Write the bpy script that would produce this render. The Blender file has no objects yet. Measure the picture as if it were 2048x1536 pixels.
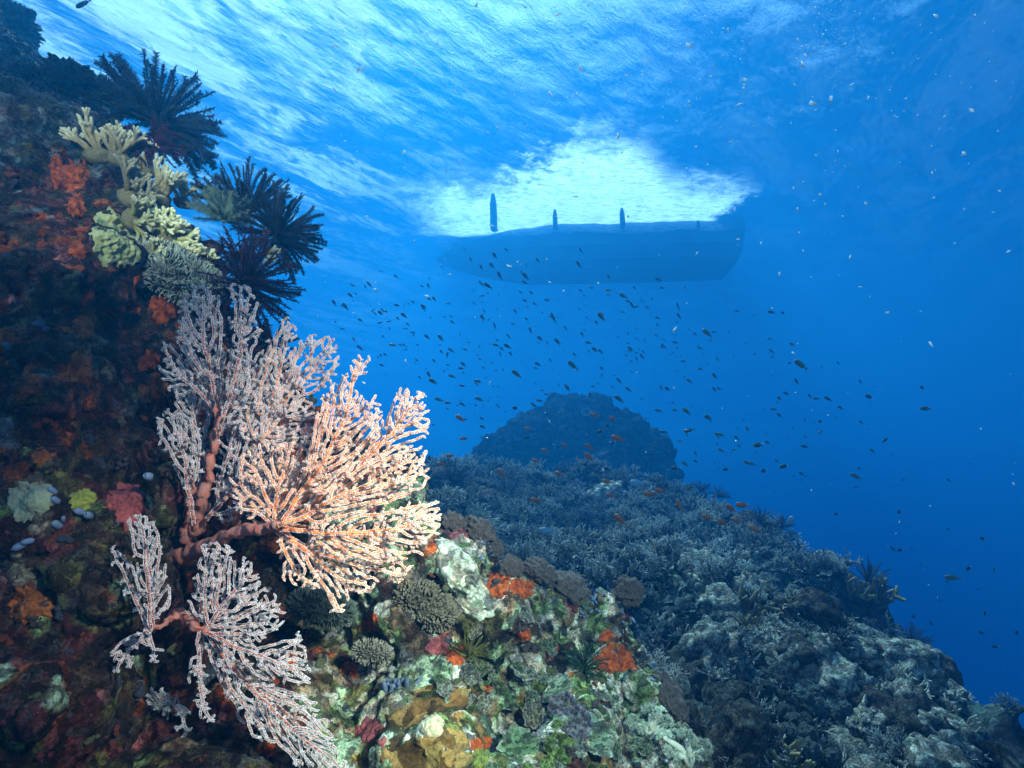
import bpy, math, random
import numpy as np
from mathutils import Vector, Matrix, noise as mnoise
from mathutils.bvhtree import BVHTree
from mathutils.kdtree import KDTree
random.seed(7); rng = np.random.default_rng(7)
sc = bpy.context.scene
COL = sc.collection
R = math.radians

# ---------------------------------------------------------------- camera, world, sun
F = 1150.0                      # focal length in photo pixels (2048 wide)
PITCH = R(9.0)
cam = bpy.data.cameras.new('camera'); camo = bpy.data.objects.new('camera', cam); COL.objects.link(camo)
cam.sensor_width = 36.0; cam.lens = F / 2048 * 36.0; cam.clip_start = 0.02; cam.clip_end = 500
camo.location = (0, 0, 0); camo.rotation_euler = (R(90) + PITCH, 0, 0)
sc.camera = camo
sc.view_settings.view_transform = 'Standard'; sc.view_settings.look = 'None'
sc.view_settings.gamma = 1.0; sc.view_settings.exposure = 1.02
SUN_EL, SUN_AZ = R(56), R(-15)          # azimuth from +Y towards +X; the sun stands ahead and a little to the left
w = bpy.data.worlds.new("World"); sc.world = w; w.use_nodes = True
nt = w.node_tree; nt.nodes.clear()
sky = nt.nodes.new('ShaderNodeTexSky'); sky.sky_type = 'NISHITA'; sky.sun_disc = False
sky.sun_elevation = SUN_EL; sky.sun_rotation = SUN_AZ
bg = nt.nodes.new('ShaderNodeBackground'); bg.inputs['Strength'].default_value = 0.12
wo = nt.nodes.new('ShaderNodeOutputWorld')
nt.links.new(sky.outputs[0], bg.inputs['Color']); nt.links.new(bg.outputs[0], wo.inputs['Surface'])
sl = bpy.data.lights.new('sun', 'SUN'); sl.energy = 5.0; sl.angle = R(0.5); sl.color = (1.0, 0.97, 0.9)
so = bpy.data.objects.new('sun', sl); COL.objects.link(so)
sdir = Vector((math.sin(SUN_AZ)*math.cos(SUN_EL), math.cos(SUN_AZ)*math.cos(SUN_EL), math.sin(SUN_EL)))
so.rotation_euler = sdir.to_track_quat('Z', 'Y').to_euler(); so.location = (0, 0, 20)
def at_(px, py, d):
    x = (px-1024)/F; y = (768-py)/F; c, s = math.cos(PITCH), math.sin(PITCH)
    return Vector((x, c-y*s, s+y*c))*d
# the photographer's two strobes: they light the near coral in the photograph
def strobe(loc, target, power, size, spot, col=(1.0, 0.90, 0.80)):
    l = bpy.data.lights.new('camera_strobe', 'SPOT'); l.energy = power; l.shadow_soft_size = size
    l.spot_size = R(spot); l.spot_blend = 1.0; l.color = col
    o = bpy.data.objects.new('camera_strobe', l); COL.objects.link(o); o.location = loc
    o.rotation_euler = (Vector(loc) - Vector(target)).to_track_quat('Z', 'Y').to_euler()
    return o
strobe((1.25, -0.75, 0.95), at_(790, 1000, 1.05), 345, 0.06, 27)
strobe((1.00, -0.70, 0.75), at_(1040, 1390, 1.4), 240, 0.06, 34, (0.86, 1.0, 0.84))
strobe((-0.55, -0.75, 1.15), at_(300, 390, 1.7), 125, 0.06, 30, (0.92, 1.0, 0.84))
cy = sc.cycles
cy.use_denoising = True
try: cy.denoiser = 'OPENIMAGEDENOISE'
except Exception: pass
cy.max_bounces = 6; cy.diffuse_bounces = 2; cy.glossy_bounces = 2; cy.transmission_bounces = 2
cy.volume_bounces = 2; cy.transparent_max_bounces = 12
cy.caustics_reflective = False; cy.caustics_refractive = False
cy.sample_clamp_indirect = 4.0

# ---------------------------------------------------------------- helpers
CP, SP = math.cos(PITCH), math.sin(PITCH)
def ray(px, py):
    x = (px - 1024) / F; y = (768 - py) / F
    return Vector((x, CP - y*SP, SP + y*CP))
def at(px, py, d): return ray(px, py) * d           # d = depth along the view axis
def pix(P):
    P = np.asarray(P); d = P[..., 1]*CP + P[..., 2]*SP
    up = -P[..., 1]*SP + P[..., 2]*CP
    d = np.maximum(d, 1e-4)
    return 1024 + F*P[..., 0]/d, 768 - F*up/d, d

_perm = rng.permutation(256); _perm = np.concatenate([_perm, _perm, _perm])
_grad = rng.normal(size=(256, 3)); _grad /= np.linalg.norm(_grad, axis=1)[:, None]
def perlin(P):
    P = np.asarray(P, dtype=np.float64); I = np.floor(P).astype(int); f = P - I; I &= 255
    u = f*f*f*(f*(f*6-15)+10)
    out = 0
    for dx in (0, 1):
        wx = u[:, 0] if dx else 1-u[:, 0]
        for dy in (0, 1):
            wy = u[:, 1] if dy else 1-u[:, 1]
            for dz in (0, 1):
                wz = u[:, 2] if dz else 1-u[:, 2]
                h = _perm[_perm[_perm[(I[:, 0]+dx) & 255] + ((I[:, 1]+dy) & 255)] + ((I[:, 2]+dz) & 255)]
                g = _grad[h]
                out = out + wx*wy*wz*(g[:, 0]*(f[:, 0]-dx)+g[:, 1]*(f[:, 1]-dy)+g[:, 2]*(f[:, 2]-dz))
    return out * 1.5
def fbm(P, oct=4, gain=0.5, lac=2.03):
    P = np.asarray(P, dtype=np.float64); a = 1; s = 0; o = 0
    for i in range(oct):
        s = s + a*perlin(P + 17.3*i); P = P*lac; a *= gain
    return s
def sstep(x, a, b):
    t = np.clip((x-a)/(b-a), 0, 1); return t*t*(3-2*t)

def mesh(name, V, Fc, m=None, smooth=True, mi=None):
    me = bpy.data.meshes.new(name)
    V = np.asarray(V, dtype=np.float32).reshape(-1, 3)
    if isinstance(Fc, np.ndarray):
        n, k = Fc.shape
        me.vertices.add(len(V)); me.vertices.foreach_set('co', V.ravel())
        me.loops.add(n*k); me.loops.foreach_set('vertex_index', Fc.astype(np.int32).ravel())
        me.polygons.add(n); me.polygons.foreach_set('loop_start', np.arange(0, n*k, k, dtype=np.int32))
        me.update(calc_edges=True)
    else:
        me.from_pydata(V.tolist(), [], Fc); me.update()
    if smooth: me.polygons.foreach_set('use_smooth', np.ones(len(me.polygons), dtype=bool))
    if m is not None:
        for x in (m if isinstance(m, (list, tuple)) else [m]): me.materials.append(x)
    if mi is not None: me.polygons.foreach_set('material_index', np.asarray(mi, dtype=np.int32))
    return me
def link(name, me, parent=None, loc=None, rot=None, scale=None):
    o = bpy.data.objects.new(name, me); COL.objects.link(o)
    if loc is not None: o.location = loc
    if rot is not None: o.rotation_euler = rot
    if scale is not None: o.scale = (scale,)*3 if isinstance(scale, (int, float)) else scale
    if parent: o.parent = parent
    return o
def tag(o, label=None, cat=None, group=None, kind=None):
    if label: o['label'] = label
    if cat: o['category'] = cat
    if group: o['group'] = group
    if kind: o['kind'] = kind
    return o
def setcol(me, C, name='Col'):
    a = me.color_attributes.new(name, 'FLOAT_COLOR', 'POINT')
    C = np.asarray(C, dtype=np.float32)
    if C.shape[1] == 3: C = np.hstack([C, np.ones((len(C), 1), np.float32)])
    a.data.foreach_set('color', C.ravel())

def mat(name, c=(0.5, 0.5, 0.5), c2=None, scale=30, rough=0.85, bump=0.0, bscale=200, attr=False, spec=0.25, detail=6, vary=0.0):
    """procedural material: two noise-mixed colours (or the colour attribute) broken by fine noise, bumped"""
    m = bpy.data.materials.new(name); m.use_nodes = True; t = m.node_tree; N = t.nodes; L = t.links
    b = N['Principled BSDF']; b.inputs['Roughness'].default_value = rough; b.inputs['Specular IOR Level'].default_value = spec
    tc = N.new('ShaderNodeTexCoord')
    n1 = N.new('ShaderNodeTexNoise'); n1.inputs['Scale'].default_value = scale; n1.inputs['Detail'].default_value = detail
    n1.inputs['Roughness'].default_value = 0.7
    L.new(tc.outputs['Object'], n1.inputs['Vector'])
    rp = N.new('ShaderNodeMapRange'); rp.inputs[1].default_value = 0.41; rp.inputs[2].default_value = 0.59
    L.new(n1.outputs['Fac'], rp.inputs[0])
    mx = N.new('ShaderNodeMix'); mx.data_type = 'RGBA'
    L.new(rp.outputs[0], mx.inputs[0])
    c2 = c2 or tuple(v*0.6 for v in c)
    if attr:
        at_ = N.new('ShaderNodeAttribute'); at_.attribute_name = 'Col'
        k = N.new('ShaderNodeMix'); k.data_type = 'RGBA'; k.blend_type = 'MULTIPLY'; k.inputs[0].default_value = 1
        k.inputs[7].default_value = (*c2, 1)
        L.new(at_.outputs['Color'], k.inputs[6]); L.new(k.outputs[2], mx.inputs[6])
        k2 = N.new('ShaderNodeMix'); k2.data_type = 'RGBA'; k2.blend_type = 'MULTIPLY'; k2.inputs[0].default_value = 1
        k2.inputs[7].default_value = (*c, 1)
        L.new(at_.outputs['Color'], k2.inputs[6]); L.new(k2.outputs[2], mx.inputs[7])
    else:
        mx.inputs[6].default_value = (*c, 1); mx.inputs[7].default_value = (*c2, 1)
    if vary:
        oi = N.new('ShaderNodeObjectInfo'); vr = N.new('ShaderNodeMapRange'); vr.inputs[3].default_value = 1-vary; vr.inputs[4].default_value = 1+vary; L.new(oi.outputs['Random'], vr.inputs[0])
        vm = N.new('ShaderNodeMix'); vm.data_type = 'RGBA'; vm.blend_type = 'MULTIPLY'; vm.inputs[0].default_value = 1; L.new(mx.outputs[2], vm.inputs[6]); L.new(vr.outputs[0], vm.inputs[7]); L.new(vm.outputs[2], b.inputs['Base Color'])
    else: L.new(mx.outputs[2], b.inputs['Base Color'])
    if bump:
        n2 = N.new('ShaderNodeTexNoise'); n2.inputs['Scale'].default_value = bscale; n2.inputs['Detail'].default_value = 5
        L.new(tc.outputs['Object'], n2.inputs['Vector'])
        bp = N.new('ShaderNodeBump'); bp.inputs['Strength'].default_value = bump; bp.inputs['Distance'].default_value = 0.6/bscale
        L.new(n2.outputs['Fac'], bp.inputs['Height']); L.new(bp.outputs[0], b.inputs['Normal'])
    return m

def rockmat(name, vs, ns, bd, dark=.25):
    m = bpy.data.materials.new(name); m.use_nodes = True; t = m.node_tree; N = t.nodes; L = t.links
    b = N['Principled BSDF']; b.inputs['Roughness'].default_value = .9; b.inputs['Specular IOR Level'].default_value = .15
    tc = N.new('ShaderNodeTexCoord'); at2 = N.new('ShaderNodeAttribute'); at2.attribute_name = 'Col'
    wn = N.new('ShaderNodeTexNoise'); wn.inputs['Scale'].default_value = vs*.9; wn.inputs['Detail'].default_value = 4; L.new(tc.outputs['Object'], wn.inputs['Vector'])
    mul = N.new('ShaderNodeVectorMath'); mul.operation = 'MULTIPLY_ADD'; mul.inputs[1].default_value = (1.6/vs,)*3
    L.new(wn.outputs['Color'], mul.inputs[0]); L.new(tc.outputs['Object'], mul.inputs[2])
    vo = N.new('ShaderNodeTexVoronoi'); vo.inputs['Scale'].default_value = vs; L.new(mul.outputs[0], vo.inputs['Vector'])
    sp_ = N.new('ShaderNodeSeparateColor'); L.new(vo.outputs['Color'], sp_.inputs[0])
    rp = N.new('ShaderNodeValToRGB'); cr = rp.color_ramp; cr.interpolation = 'CONSTANT'
    cols = [(.25,.22,.22), (.9,.9,.9), (.5,.42,.38), (1.5,1.45,1.3), (.35,.45,.35), (1.0,.75,.6), (.15,.15,.17), (1.2,1.3,1.2)]
    while len(cr.elements) < len(cols): cr.elements.new(.5)
    for i, c in enumerate(cols): cr.elements[i].position = i/len(cols); cr.elements[i].color = (*c, 1)
    L.new(sp_.outputs[0], rp.inputs[0])
    mx = N.new('ShaderNodeMix'); mx.data_type = 'RGBA'; mx.blend_type = 'MULTIPLY'; mx.inputs[0].default_value = .85
    L.new(at2.outputs['Color'], mx.inputs[6]); L.new(rp.outputs[0], mx.inputs[7])
    n1 = N.new('ShaderNodeTexNoise'); n1.inputs['Scale'].default_value = ns; n1.inputs['Detail'].default_value = 7; n1.inputs['Roughness'].default_value = .75; L.new(tc.outputs['Object'], n1.inputs['Vector'])
    r1 = N.new('ShaderNodeMapRange'); r1.inputs[1].default_value = .36; r1.inputs[2].default_value = .64; r1.inputs[3].default_value = dark; r1.inputs[4].default_value = 1.7; L.new(n1.outputs['Fac'], r1.inputs[0])
    mx2 = N.new('ShaderNodeMix'); mx2.data_type = 'RGBA'; mx2.blend_type = 'MULTIPLY'; mx2.inputs[0].default_value = 1
    L.new(mx.outputs[2], mx2.inputs[6]); L.new(r1.outputs[0], mx2.inputs[7])
    # pale grit
    v2 = N.new('ShaderNodeTexVoronoi'); v2.inputs['Scale'].default_value = vs*4.2; L.new(tc.outputs['Object'], v2.inputs['Vector'])
    r2 = N.new('ShaderNodeMapRange'); r2.inputs[1].default_value = .17; r2.inputs[2].default_value = .10; L.new(v2.outputs['Distance'], r2.inputs[0])
    s2 = N.new('ShaderNodeSeparateColor'); L.new(v2.outputs['Color'], s2.inputs[0])
    g2 = N.new('ShaderNodeMath'); g2.operation = 'GREATER_THAN'; g2.inputs[1].default_value = .86; L.new(s2.outputs[1], g2.inputs[0])
    g3 = N.new('ShaderNodeMath'); g3.operation = 'MULTIPLY'; L.new(g2.outputs[0], g3.inputs[0]); L.new(r2.outputs[0], g3.inputs[1])
    mx3 = N.new('ShaderNodeMix'); mx3.data_type = 'RGBA'; mx3.inputs[7].default_value = (.42, .45, .36, 1); L.new(g3.outputs[0], mx3.inputs[0]); L.new(mx2.outputs[2], mx3.inputs[6])
    L.new(mx3.outputs[2], b.inputs['Base Color'])
    ad = N.new('ShaderNodeMath'); ad.operation = 'MULTIPLY_ADD'; ad.inputs[1].default_value = -.6; L.new(vo.outputs['Distance'], ad.inputs[0]); L.new(n1.outputs['Fac'], ad.inputs[2])
    bp = N.new('ShaderNodeBump'); bp.inputs['Strength'].default_value = 1; bp.inputs['Distance'].default_value = bd
    L.new(ad.outputs[0], bp.inputs['Height']); L.new(bp.outputs[0], b.inputs['Normal'])
    return m

# ---------------------------------------------------------------- the water body, its surface and the sea bed
SURF = 8.5
def box(name, lo, hi, m):
    x0, y0, z0 = lo; x1, y1, z1 = hi
    V = [(x0,y0,z0),(x1,y0,z0),(x1,y1,z0),(x0,y1,z0),(x0,y0,z1),(x1,y0,z1),(x1,y1,z1),(x0,y1,z1)]
    return mesh(name, V, [(0,3,2,1),(4,5,6,7),(0,1,5,4),(1,2,6,5),(2,3,7,6),(3,0,4,7)], m, smooth=False)
hm = bpy.data.materials.new('sea_water_volume'); hm.use_nodes = True; t = hm.node_tree; t.nodes.clear()
pv = t.nodes.new('ShaderNodeVolumePrincipled'); mo = t.nodes.new('ShaderNodeOutputMaterial')
pv.inputs['Color'].default_value = (0.003, 0.062, 0.160, 1)
pv.inputs['Density'].default_value = 0.19
pv.inputs['Absorption Color'].default_value = (0.30, 0.61, 0.775, 1)
pv.inputs['Anisotropy'].default_value = 0.54
t.links.new(pv.outputs[0], mo.inputs['Volume'])
hz = link('haze', box('haze', (-60, -12, -24), (70, 95, SURF+1.9), hm)); tag(hz, 'blue haze of the open sea water', None, None, 'stuff')
hz.visible_shadow = True

def water_surface():
    xs = np.concatenate([np.linspace(-59, -20, 60, endpoint=False), np.linspace(-20, 24, 400, endpoint=False), np.linspace(24, 69, 66)])
    ys = np.concatenate([np.linspace(-11, 0, 30, endpoint=False), np.linspace(0, 34, 340, endpoint=False), np.linspace(34, 94, 90)])
    X, Y = np.meshgrid(xs, ys); P = np.stack([X.ravel(), Y.ravel(), np.zeros(X.size)], 1)
    ca, sa = math.cos(0.85), math.sin(0.85)
    Q = np.stack([P[:, 0]*ca+P[:, 1]*sa, -P[:, 0]*sa+P[:, 1]*ca, P[:, 2]], 1)
    z = 0.11*perlin(Q*[0.22, 0.45, 1]) + 0.06*perlin(Q*[0.7, 1.4, 1]+9) + 0.022*perlin(Q*[1.9, 4.2, 1]+31) + 0.010*perlin(Q*[4.0, 7.0, 1]+3)
    P[:, 2] = z
    nx, ny = len(xs), len(ys)
    i = np.arange((ny-1)*nx).reshape(ny-1, nx)[:, :-1].ravel()
    Fc = np.stack([i, i+1, i+1+nx, i+nx], 1)
    m = bpy.data.materials.new('rippled_sea_surface'); m.use_nodes = True; t = m.node_tree; N = t.nodes; L = t.links; N.clear()
    out = N.new('ShaderNodeOutputMaterial'); tc = N.new('ShaderNodeTexCoord')
    def mp(scale, rot=0.5, loc=(0,0,0)):
        q = N.new('ShaderNodeMapping'); q.vector_type = 'TEXTURE'; q.inputs['Scale'].default_value = tuple(1/v for v in scale); q.inputs['Rotation'].default_value = (0,0,rot); q.inputs['Location'].default_value = loc
        L.new(tc.outputs['Object'], q.inputs[0]); return q
    def nz(vec, scale, det=4, rg=0.6, dist=0.0):
        n = N.new('ShaderNodeTexNoise'); n.inputs['Scale'].default_value = scale; n.inputs['Detail'].default_value = det
        n.inputs['Roughness'].default_value = rg; n.inputs['Distortion'].default_value = dist
        L.new(vec.outputs[0], n.inputs['Vector']); return n
    def mr(src, a, b, c=0.0, d=1.0, smooth=True):
        q = N.new('ShaderNodeMapRange'); q.interpolation_type = 'SMOOTHSTEP' if smooth else 'LINEAR'
        q.inputs[1].default_value = a; q.inputs[2].default_value = b; q.inputs[3].default_value = c; q.inputs[4].default_value = d
        L.new(src, q.inputs[0]); return q
    def ma(op, a, b):
        q = N.new('ShaderNodeMath'); q.operation = op
        for k, s in ((0, a), (1, b)):
            if isinstance(s, (int, float)): q.inputs[k].default_value = s
            else: L.new(s, q.inputs[k])
        return q
    rip = nz(mp((1, 2.6, 1), 0.9), 4.0, 6, 0.65, 0.6)
    bp = N.new('ShaderNodeBump'); bp.inputs['Strength'].default_value = 0.38; bp.inputs['Distance'].default_value = 0.05
    L.new(rip.outputs['Fac'], bp.inputs['Height'])
    fr = N.new('ShaderNodeFresnel'); fr.inputs['IOR'].default_value = 1.33; L.new(bp.outputs[0], fr.inputs['Normal'])
    tr = N.new('ShaderNodeBsdfTransparent'); tr.inputs[0].default_value = (0.93, 0.97, 1, 1)
    gl = N.new('ShaderNodeBsdfGlossy'); gl.inputs['Roughness'].default_value = 0.08; gl.inputs['Color'].default_value = (1, 1, 1, 1)
    L.new(bp.outputs[0], gl.inputs['Normal'])
    m1 = N.new('ShaderNodeMixShader'); L.new(fr.outputs[0], m1.inputs[0]); L.new(tr.outputs[0], m1.inputs[1]); L.new(gl.outputs[0], m1.inputs[2])
    # bright sky through the waves, put in as noise-masked white translucent patches
    big = nz(mp((0.6, 1.5, 1), 1.0, (3.1, 1.7, 0)), 0.42, 3, 0.6, 0.8)
    med = nz(mp((0.8, 2.4, 1), 0.95, (0, 0, 0)), 1.6, 6, 0.7, 1.2)
    s = ma('ADD', ma('MULTIPLY', big.outputs['Fac'], 0.62).outputs[0], ma('MULTIPLY', med.outputs['Fac'], 0.38).outputs[0])
    patch0 = mr(s.outputs[0], 0.46, 0.60)
    sx0 = N.new('ShaderNodeSeparateXYZ'); L.new(tc.outputs['Object'], sx0.inputs[0])
    glow_side = mr(ma('ADD', sx0.outputs[0], ma('MULTIPLY', sx0.outputs[1], .25).outputs[0]).outputs[0], -3.0, 4.5, 1.0, 0.05)      # sky glow laid strongest on the left side
    near_ = mr(sx0.outputs[1], 24.0, 13.0, 0.18, 1.0)
    patch = ma('MULTIPLY', ma('MULTIPLY', patch0.outputs[0], glow_side.outputs[0]).outputs[0], near_.outputs[0])
    # bright sky glare beside the moored boat, put in as a white translucent mask
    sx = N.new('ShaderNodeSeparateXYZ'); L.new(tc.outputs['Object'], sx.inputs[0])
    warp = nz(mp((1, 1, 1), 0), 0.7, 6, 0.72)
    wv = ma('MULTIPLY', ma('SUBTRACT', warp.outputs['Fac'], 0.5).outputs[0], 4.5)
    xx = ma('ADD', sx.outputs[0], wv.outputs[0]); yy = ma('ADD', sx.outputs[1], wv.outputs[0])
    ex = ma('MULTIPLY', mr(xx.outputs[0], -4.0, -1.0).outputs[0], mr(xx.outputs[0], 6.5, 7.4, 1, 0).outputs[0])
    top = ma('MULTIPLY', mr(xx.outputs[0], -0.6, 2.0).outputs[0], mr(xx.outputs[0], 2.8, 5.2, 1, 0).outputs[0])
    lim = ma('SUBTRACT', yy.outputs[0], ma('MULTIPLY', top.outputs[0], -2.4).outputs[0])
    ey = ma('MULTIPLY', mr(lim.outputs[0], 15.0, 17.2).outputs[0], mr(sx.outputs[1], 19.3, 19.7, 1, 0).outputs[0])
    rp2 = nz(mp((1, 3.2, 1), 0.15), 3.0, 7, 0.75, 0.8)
    glare = ma('MULTIPLY', ma('MULTIPLY', ex.outputs[0], ey.outputs[0]).outputs[0], mr(rp2.outputs['Fac'], 0.38, 0.56, 0.5, 1.0).outputs[0])
    glare.label = 'glare'
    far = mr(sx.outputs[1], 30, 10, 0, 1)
    amt = ma('MAXIMUM', ma('MULTIPLY', patch.outputs[0], 0.44).outputs[0], ma('MULTIPLY', glare.outputs[0], 0.9).outputs[0])
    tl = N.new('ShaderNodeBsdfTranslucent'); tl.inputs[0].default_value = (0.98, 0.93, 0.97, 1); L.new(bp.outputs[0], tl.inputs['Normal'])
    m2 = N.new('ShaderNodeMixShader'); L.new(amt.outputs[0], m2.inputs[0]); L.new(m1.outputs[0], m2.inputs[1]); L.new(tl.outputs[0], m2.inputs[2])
    L.new(m2.outputs[0], out.inputs['Surface'])
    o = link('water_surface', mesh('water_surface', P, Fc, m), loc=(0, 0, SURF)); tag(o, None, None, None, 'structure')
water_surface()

# ---------------------------------------------------------------- colonised rock: colours of the crusts growing on it
PAL = dict(maroon=(0.10,0.022,0.022), darkbrown=(0.045,0.028,0.018), rust=(0.30,0.07,0.015), orange=(0.62,0.11,0.012), olive=(0.10,0.10,0.03),
           green=(0.16,0.26,0.10), mint=(0.34,0.48,0.33), white=(0.62,0.62,0.56), pink=(0.36,0.12,0.15), grey=(0.17,0.18,0.19), ochre=(0.34,0.20,0.05),
           tan=(0.26,0.19,0.12), black=(0.015,0.014,0.016), lime=(0.22,0.31,0.09), teal=(0.08,0.14,0.15), slate=(0.07,0.09,0.12), buff=(0.40,0.36,0.28))
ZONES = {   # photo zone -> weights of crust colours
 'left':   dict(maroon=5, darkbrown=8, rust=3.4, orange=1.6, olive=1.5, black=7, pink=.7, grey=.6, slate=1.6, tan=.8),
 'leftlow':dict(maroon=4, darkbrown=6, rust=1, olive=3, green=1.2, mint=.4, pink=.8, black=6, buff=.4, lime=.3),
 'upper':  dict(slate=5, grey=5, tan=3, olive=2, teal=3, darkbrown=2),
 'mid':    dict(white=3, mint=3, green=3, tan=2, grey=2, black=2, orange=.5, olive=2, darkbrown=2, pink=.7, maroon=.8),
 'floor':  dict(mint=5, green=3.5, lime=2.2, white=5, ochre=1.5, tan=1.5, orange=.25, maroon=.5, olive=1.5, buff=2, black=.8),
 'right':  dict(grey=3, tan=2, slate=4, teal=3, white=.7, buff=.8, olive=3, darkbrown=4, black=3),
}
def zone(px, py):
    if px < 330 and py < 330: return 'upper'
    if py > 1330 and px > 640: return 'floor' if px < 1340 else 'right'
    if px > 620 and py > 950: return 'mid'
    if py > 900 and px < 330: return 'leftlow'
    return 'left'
def crust_colours(V, zonef, spacing, seed=3, warp=0.5):
    r = np.random.default_rng(seed)
    n = len(V); k = max(50, min(n//3, int(spacing)))
    idx = r.choice(n, k, replace=False); S = V[idx]
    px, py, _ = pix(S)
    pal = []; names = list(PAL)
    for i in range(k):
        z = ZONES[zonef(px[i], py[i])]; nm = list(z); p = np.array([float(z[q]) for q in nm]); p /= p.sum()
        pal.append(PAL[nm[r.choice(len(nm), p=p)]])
    pal = np.array(pal) * r.uniform(0.7, 1.25, (k, 1))
    kd = KDTree(k)
    for i in range(k): kd.insert(S[i], i)
    kd.balance()
    sc_ = np.median(np.linalg.norm(V.max(0)-V.min(0)))/math.sqrt(k)
    W = V + warp*sc_*np.stack([fbm(V/(sc_*1.2)+q*7, 3) for q in range(3)], 1)
    C = np.empty((n, 3)); find = kd.find_n
    for i in range(n):
        a = find(W[i], 2); (_, i0, d0), (_, i1, d1) = a
        t = min(1, max(0, (d1-d0)/(d1+1e-6)*9)) * .5 + .5
        C[i] = pal[i0]*t + pal[i1]*(1-t)
    C = C*0.8 + C.mean(0)*0.12
    C *= (1 + 0.6*fbm(V/(sc_*0.5), 3))[:, None].clip(0.3, 1.9)
    return C
ROCK = rockmat('encrusted_rock', 62, 150, .010)
ROCKFAR = rockmat('reef_rock', 22, 45, .03, .12)

# ---- near wall: lumps of rock fused by a voxel remesh
SIL = [(0,-60),(0,5),(45,25),(55,75),(95,100),(120,150),(200,175),(245,215),(268,300),(300,350),(350,410),(400,470),(455,540),(480,610),
       (560,700),(640,800),(700,850),(800,900),(866,960),(880,1035),(960,1062),(1000,1110),(1030,1150),(1100,1165),(1180,1190),(1250,1200),(1285,1235),
       (1300,1300),(1330,1350),(1380,1440),(1420,1500),(1460,1600)]
POLY = SIL + [(1500,1900),(-500,1900),(-500,-60)]
SILN = np.array(SIL, float)
def inpoly(x, y, poly=POLY):
    c = False; n = len(poly); j = n-1
    for i in range(n):
        xi, yi = poly[i]; xj, yj = poly[j]
        if (yi > y) != (yj > y) and x < (xj-xi)*(y-yi)/(yj-yi)+xi: c = not c
        j = i
    return c
def sildist(x, y):
    best = 1e9
    for i in range(len(SIL)-1):
        a = SILN[i]; b = SILN[i+1]; ab = b-a; t = np.clip(((x-a[0])*ab[0]+(y-a[1])*ab[1])/(ab@ab), 0, 1)
        best = min(best, math.hypot(*(a+t*ab-[x, y])))
    return best
DC = np.array([  # px, py, depth
 (0,0,3.3),(60,60,3.4),(150,150,2.9),(60,200,2.4),(250,260,2.5),(40,330,1.55),(150,300,1.8),(300,420,1.9),(200,450,1.55),(330,560,1.6),(100,560,1.25),(450,620,1.75),
 (50,800,1.1),(200,780,1.2),(330,760,1.4),(450,900,1.55),(650,950,1.7),(820,980,1.75),(100,1000,1.05),(300,1000,1.15),(180,1200,1.0),(50,1400,0.85),(300,1400,1.05),(420,1200,1.4),
 (600,1200,1.6),(780,1180,1.45),(880,1120,1.5),(700,1350,1.4),(560,1450,1.2),(820,1380,1.38),(950,1250,1.5),(1000,1150,1.75),(1150,1250,1.75),(1250,1220,1.85),(1180,1380,1.65),(1000,1400,1.45),
 (860,1500,1.12),(1100,1500,1.25),(1300,1420,1.6),(1350,1520,1.45),(1000,1700,0.9),(400,1800,0.7),(-300,800,1.0),(-300,1500,0.8),(1450,1750,1.15),(-200,100,2.6)], float)
PITS = [(240,735,55,.35),(310,830,35,.25),(195,930,70,.35),(330,1390,110,.4),(290,1290,60,.3),(640,1260,120,.3),(500,1150,90,.2),(700,1330,70,.2),(1150,1300,60,.2),(930,1300,55,.15),(90,640,40,.12),
        (60,1300,90,.12),(420,720,60,.2),(860,1050,40,.15),(1270,1330,25,.15),(1040,1190,30,.2)]
def wdepth(x, y):
    w_ = 1/((DC[:, 0]-x)**2+(DC[:, 1]-y)**2+900)**1.6
    d = (w_*DC[:, 2]).sum()/w_.sum()
    for (a, b, r_, k) in PITS: d += k*math.exp(-((x-a)**2+(y-b)**2)/(r_*r_))
    return d
def remesh_blobs(name, blobs, voxel):
    import bmesh
    bm = bmesh.new(); bmesh.ops.create_icosphere(bm, subdivisions=2, radius=1.0)
    bm.verts.ensure_lookup_table(); U = np.array([v.co[:] for v in bm.verts]); Fi = np.array([[v.index for v in f.verts] for f in bm.faces]); bm.free()
    Vs, Fs = [], []; o = 0
    for (c, r_, s) in blobs:
        n_ = U * (1 + 0.22*perlin(U*1.6 + s)[:, None]); Vs.append(np.array(c) + n_*np.array(r_)); Fs.append(Fi+o); o += len(U)
    tmp = link(name, mesh(name, np.vstack(Vs), np.vstack(Fs)))
    md = tmp.modifiers.new('r', 'REMESH'); md.mode = 'VOXEL'; md.voxel_size = voxel
    ev = tmp.evaluated_get(bpy.context.evaluated_depsgraph_get()); me = ev.to_mesh()
    V = np.empty(len(me.vertices)*3, np.float32); me.vertices.foreach_get('co', V); V = V.reshape(-1, 3).astype(float)
    N_ = np.empty(len(me.vertices)*3, np.float32); me.vertex_normals.foreach_get('vector', N_); N_ = N_.reshape(-1, 3).astype(float)
    L_ = np.empty(len(me.loops), np.int32); me.loops.foreach_get('vertex_index', L_)
    Q = L_.reshape(-1, 4) if len(L_) == 4*len(me.polygons) else None
    ev.to_mesh_clear(); d = tmp.data; COL.objects.unlink(tmp); bpy.data.objects.remove(tmp); bpy.data.meshes.remove(d)
    return V, N_, Q
blobs = []
y = -40
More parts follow.
